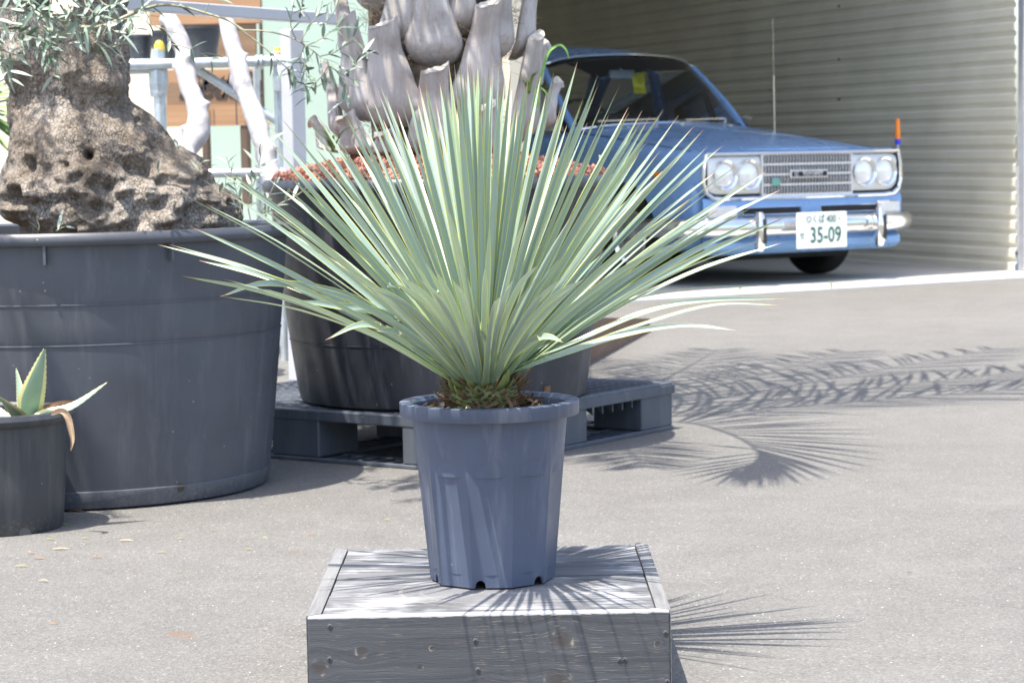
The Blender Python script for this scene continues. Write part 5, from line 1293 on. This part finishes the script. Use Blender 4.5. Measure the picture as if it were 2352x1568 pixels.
for i in range(290):
    f = i / 290; a = i * 2.39996; z = corez + .000 + .064 * f; r = .057 if f < .7 else .057 - .02 * (f - .7) * 3.3
    out = Vector((math.cos(a), math.sin(a), 0)); p = Vector((YB.x, YB.y, z)) + out * r * ry.uniform(.85, 1.0)
    up = .10 + 1.0 * f + ry.uniform(-.15, .15); d = (out + Vector((0, 0, up)) + Vector((-out.y, out.x, 0)) * ry.uniform(-.2, .2)).normalized()
    green = ry.random() < (f - .32) * 1.2; me = ry.choice(SM if green else BM_)
    inst('leaf_scale' if green else 'leaf_stub', me, leafmat(p, d, Vector((0, 0, 1)), ry.uniform(-.3, .3), ry.uniform(.75, 1.35)), yuc)
# litter on the potting soil
def chip(L, W, m, seed):
    r_ = random.Random(seed); rows = [[Vector((s * W * (1 - .5 * t) * r_.uniform(.6, 1.2) / 2, t * L, r_.uniform(-.2, .3) * W + .4 * W * math.sin(3 * t))) for s in (-1, 0, 1)] for t in (0, .33, .66, 1)]
    V, F = grid(rows); return newmesh(V, F, m, False, None, 'dry_chip')
CH = [chip(.022, .012, M['dry'], 1), chip(.016, .013, M['dry_pale'], 2), chip(.030, .006, M['dry'], 3), chip(.014, .011, M['dry_pale'], 4), chip(.020, .009, M['stub'], 6)]
for i in range(120):
    a = ry.uniform(0, 2 * math.pi); r = ry.uniform(.035, .105); p = NP + Vector((r * math.cos(a), r * math.sin(a), SOILZ + .004 + .018 * max(0, 1 - (r - .04) / .05) * ry.random()))
    if a > 5.4 or a < .5:
        if ry.random() < .5: continue
    inst('dry_chip', ry.choice(CH), leafmat(p, Vector((ry.uniform(-1, 1), ry.uniform(-1, 1), ry.uniform(-.2, .5))), Vector((0, 0, 1)), ry.uniform(-1, 1), ry.uniform(.7, 1.3)), pot)

# ------------------------------------------------------------------ small plants
def tuft(name, base, n, L, spread, m, label, seed, parent=None, W=.004, droop=.4):
    r_ = random.Random(seed); root = empty(name, base, 0, label, 'weed')
    for i in range(n):
        a = r_.uniform(0, 6.28); h = Vector((math.cos(a), math.sin(a), 0)); l_ = L * r_.uniform(.5, 1.1); s = spread * r_.uniform(.3, 1)
        path = [base, base + h * l_ * s * .4 + Vector((0, 0, l_ * .5)), base + h * l_ * s + Vector((0, 0, l_ * (.9 - droop * s)))]
        V, F, U = strap(path, W * r_.uniform(.7, 1.2), Vector((-h.y * .2, h.x * .2, 1)) - h * .5, lambda t: 1 - .9 * t * t, .3, 6, 2); obj('blade', V, F, m, root, True)
    return root
g1 = gnd(765, 922, PH); tuft('grass_tuft', Vector((g1.x, g1.y, PH + .0)), 20, .085, .9, M['grass'], 'green grass tuft on the pallet against the palm tub', 3, None, .0045)
g2 = gnd(1910, 662, .012); tuft('grass_tuft', g2, 9, .05, .7, M['weed'], 'tiny yellowish weed on the bright garage threshold', 5, None, .006)
g2 = gnd(1700, 668, .012); tuft('grass_tuft', g2, 10, .04, .9, M['grass'], 'sparse grass blades on the threshold under the car nose', 6, None, .003)
# weeds in the palm tub
for (px, py, n_, L, lb, sd) in ((765, 350, 12, .10, 'leafy weed at the left of the palm trunk foot', 11), (850, 352, 8, .05, 'small weed in the red rocks before the trunk', 12), (1215, 215, 14, .09, 'weed sprouting between the right leaf bases of the palm', 13), (1380, 372, 4, .03, 'tiny weed at the right edge of the red rocks', 14)):
    Yw = 6.30 if px < 1200 else 6.34
    if px == 1380: Yw = 6.4
    p = at(px, py, Yw); tuft('weed', p, n_, L, .8, M['weed'], lb, sd, None, .008)
p = at(1222, 300, 6.30); gb = empty('grass_stalk', p, 0, 'long bent green grass blade arching beside the palm before the dark garage', 'weed')
V, F, U = strap([at(1236, 250, 6.3), at(1238, 200, 6.3), at(1250, 150, 6.3), at(1262, 118, 6.3), at(1285, 104, 6.3), at(1300, 115, 6.3), at(1307, 136, 6.3)], .0085, Vector((0, -1, .4)), lambda t: .6 + .5 * math.sin(math.pi * t) - .4 * t, .3, 6, 3); obj('blade', V, F, M['grass'], gb, True)
V, F, U = strap([at(1228, 260, 6.3), at(1226, 225, 6.3), at(1234, 200, 6.3), at(1250, 208, 6.3), at(1258, 220, 6.3)], .007, Vector((0, -1, .4)), lambda t: 1 - .6 * t, .3, 6, 3); obj('blade', V, F, M['grass'], gb, True)
# strap-leaved plant at the far left edge, behind the olive trunk
lp = empty('strap_leaf_plant', Vector((at(-30, 400, 7.4).x, 7.4, 0)), 0, 'yellow-green strap-leaved plant half hidden left of the olive trunk', 'plant')
obj('stem', *tube([Vector((at(-60, 300, 7.4).x, 7.4, 0)), at(-60, 260, 7.4)], .03, 8), M['timber_post'], lp)
for i in range(22):
    y0 = 260; a = ry.uniform(-1.1, 1.1); l_ = ry.uniform(110, 170); q = [at(-60, y0, 7.4), at(-60 + l_ * .5 * math.cos(a), y0 - l_ * .55 * math.sin(a) - 15, 7.4 + ry.uniform(-.1, .1)), at(-60 + l_ * math.cos(a), y0 - l_ * .8 * math.sin(a) + 10, 7.4 + ry.uniform(-.2, .2))]
    if at(-60 + l_, 0, 7.4).x > 99: continue
    V, F, U = strap(q, .018, Vector((0, -.6, 1)), lambda t: 1 - .85 * t * t, .3, 8, 2); obj('leaf', V, F, M['weed'], lp, True)

# ------------------------------------------------------------------ litter on the asphalt
LIT = [(117, 1240, 26, 'leaf_litter', 'two-tone yellow fallen leaf right under the agave pot'), (72, 1272, 22, 'dry', 'reddish brown dry leaf left of the forked dry stem'), (90, 1284, 30, 'dry', 'long brown dry leaf below the agave pot'), (50, 1302, 34, 'leaf_litter', 'long yellowish fallen leaf near the left picture edge'),
       (140, 1262, 40, 'dry_pale', 'forked pale brown dry stem piece on the asphalt'), (196, 1238, 20, 'leaf_litter', 'small green-yellow leaf left of the pale twig'), (290, 1243, 34, 'dry_pale', 'pale twig before the huge tub'), (222, 1282, 34, 'dry', 'straight orange brown dry leaf below the pale twig'),
       (415, 1238, 14, 'leaf_litter', 'small yellow leaf in the middle of the left asphalt'), (372, 1270, 24, 'leaf_litter', 'thin green and brown leaf left of the white grit'), (490, 1220, 12, 'leaf_litter', 'tiny pale green leaf farther off toward the pallet'), (608, 1237, 12, 'weed', 'tiny bright green leaf fragment'), (712, 1230, 22, 'dry', 'thin brown dry leaf nearest the pallet'),
       (572, 1263, 20, 'leaf_litter', 'thin yellow leaf below the green fragment'), (414, 1316, 10, 'leaf_litter', 'single yellow-green crumb of leaf on open asphalt'), (100, 1336, 26, 'dry_pale', 'very pale thin stem on the left asphalt'), (122, 1434, 22, 'dry', 'short reddish dry leaf in the lower left corner'), (175, 1175, 36, 'dry', 'long rusty dry leaf at the foot of the huge tub'), (150, 1206, 20, 'weed', 'green leaf touching the agave pot foot'),
       (890, 1196, 16, 'leaf_litter', 'thin pale leaf left of the blue-grey pot foot'), (620, 1060, 16, 'dry', 'small brown leaf by the pallet corner'), (3640 / 1.7415, 2295 / 1.7415, 14, 'dark_steel', 'dark speck of leaf on the right asphalt')]
for (px, py, l_, mk, lb) in LIT:
    p = gnd(px, py); L = px2m(l_, p.y); r_ = random.Random(int(px)); a = r_.uniform(-.35, .35) + (math.pi if r_.random() < .5 else 0); d = Vector((math.cos(a), math.sin(a), 0))
    V, F, U = strap([p - d * L / 2 + Vector((0, 0, .002)), p + Vector((0, 0, .003 + .002 * r_.random())), p + d * L / 2 + Vector((0, 0, .003))], max(.004, L * r_.uniform(.14, .26)), Vector((r_.uniform(-.3, .3), -.35, 1)), lambda t: .15 + .85 * math.sin(math.pi * t) ** .8, .12, 5, 3)
    tag(obj('fallen_leaf', V, F, M[mk], None, True), lb, 'leaf', 'leaves fallen on the asphalt')
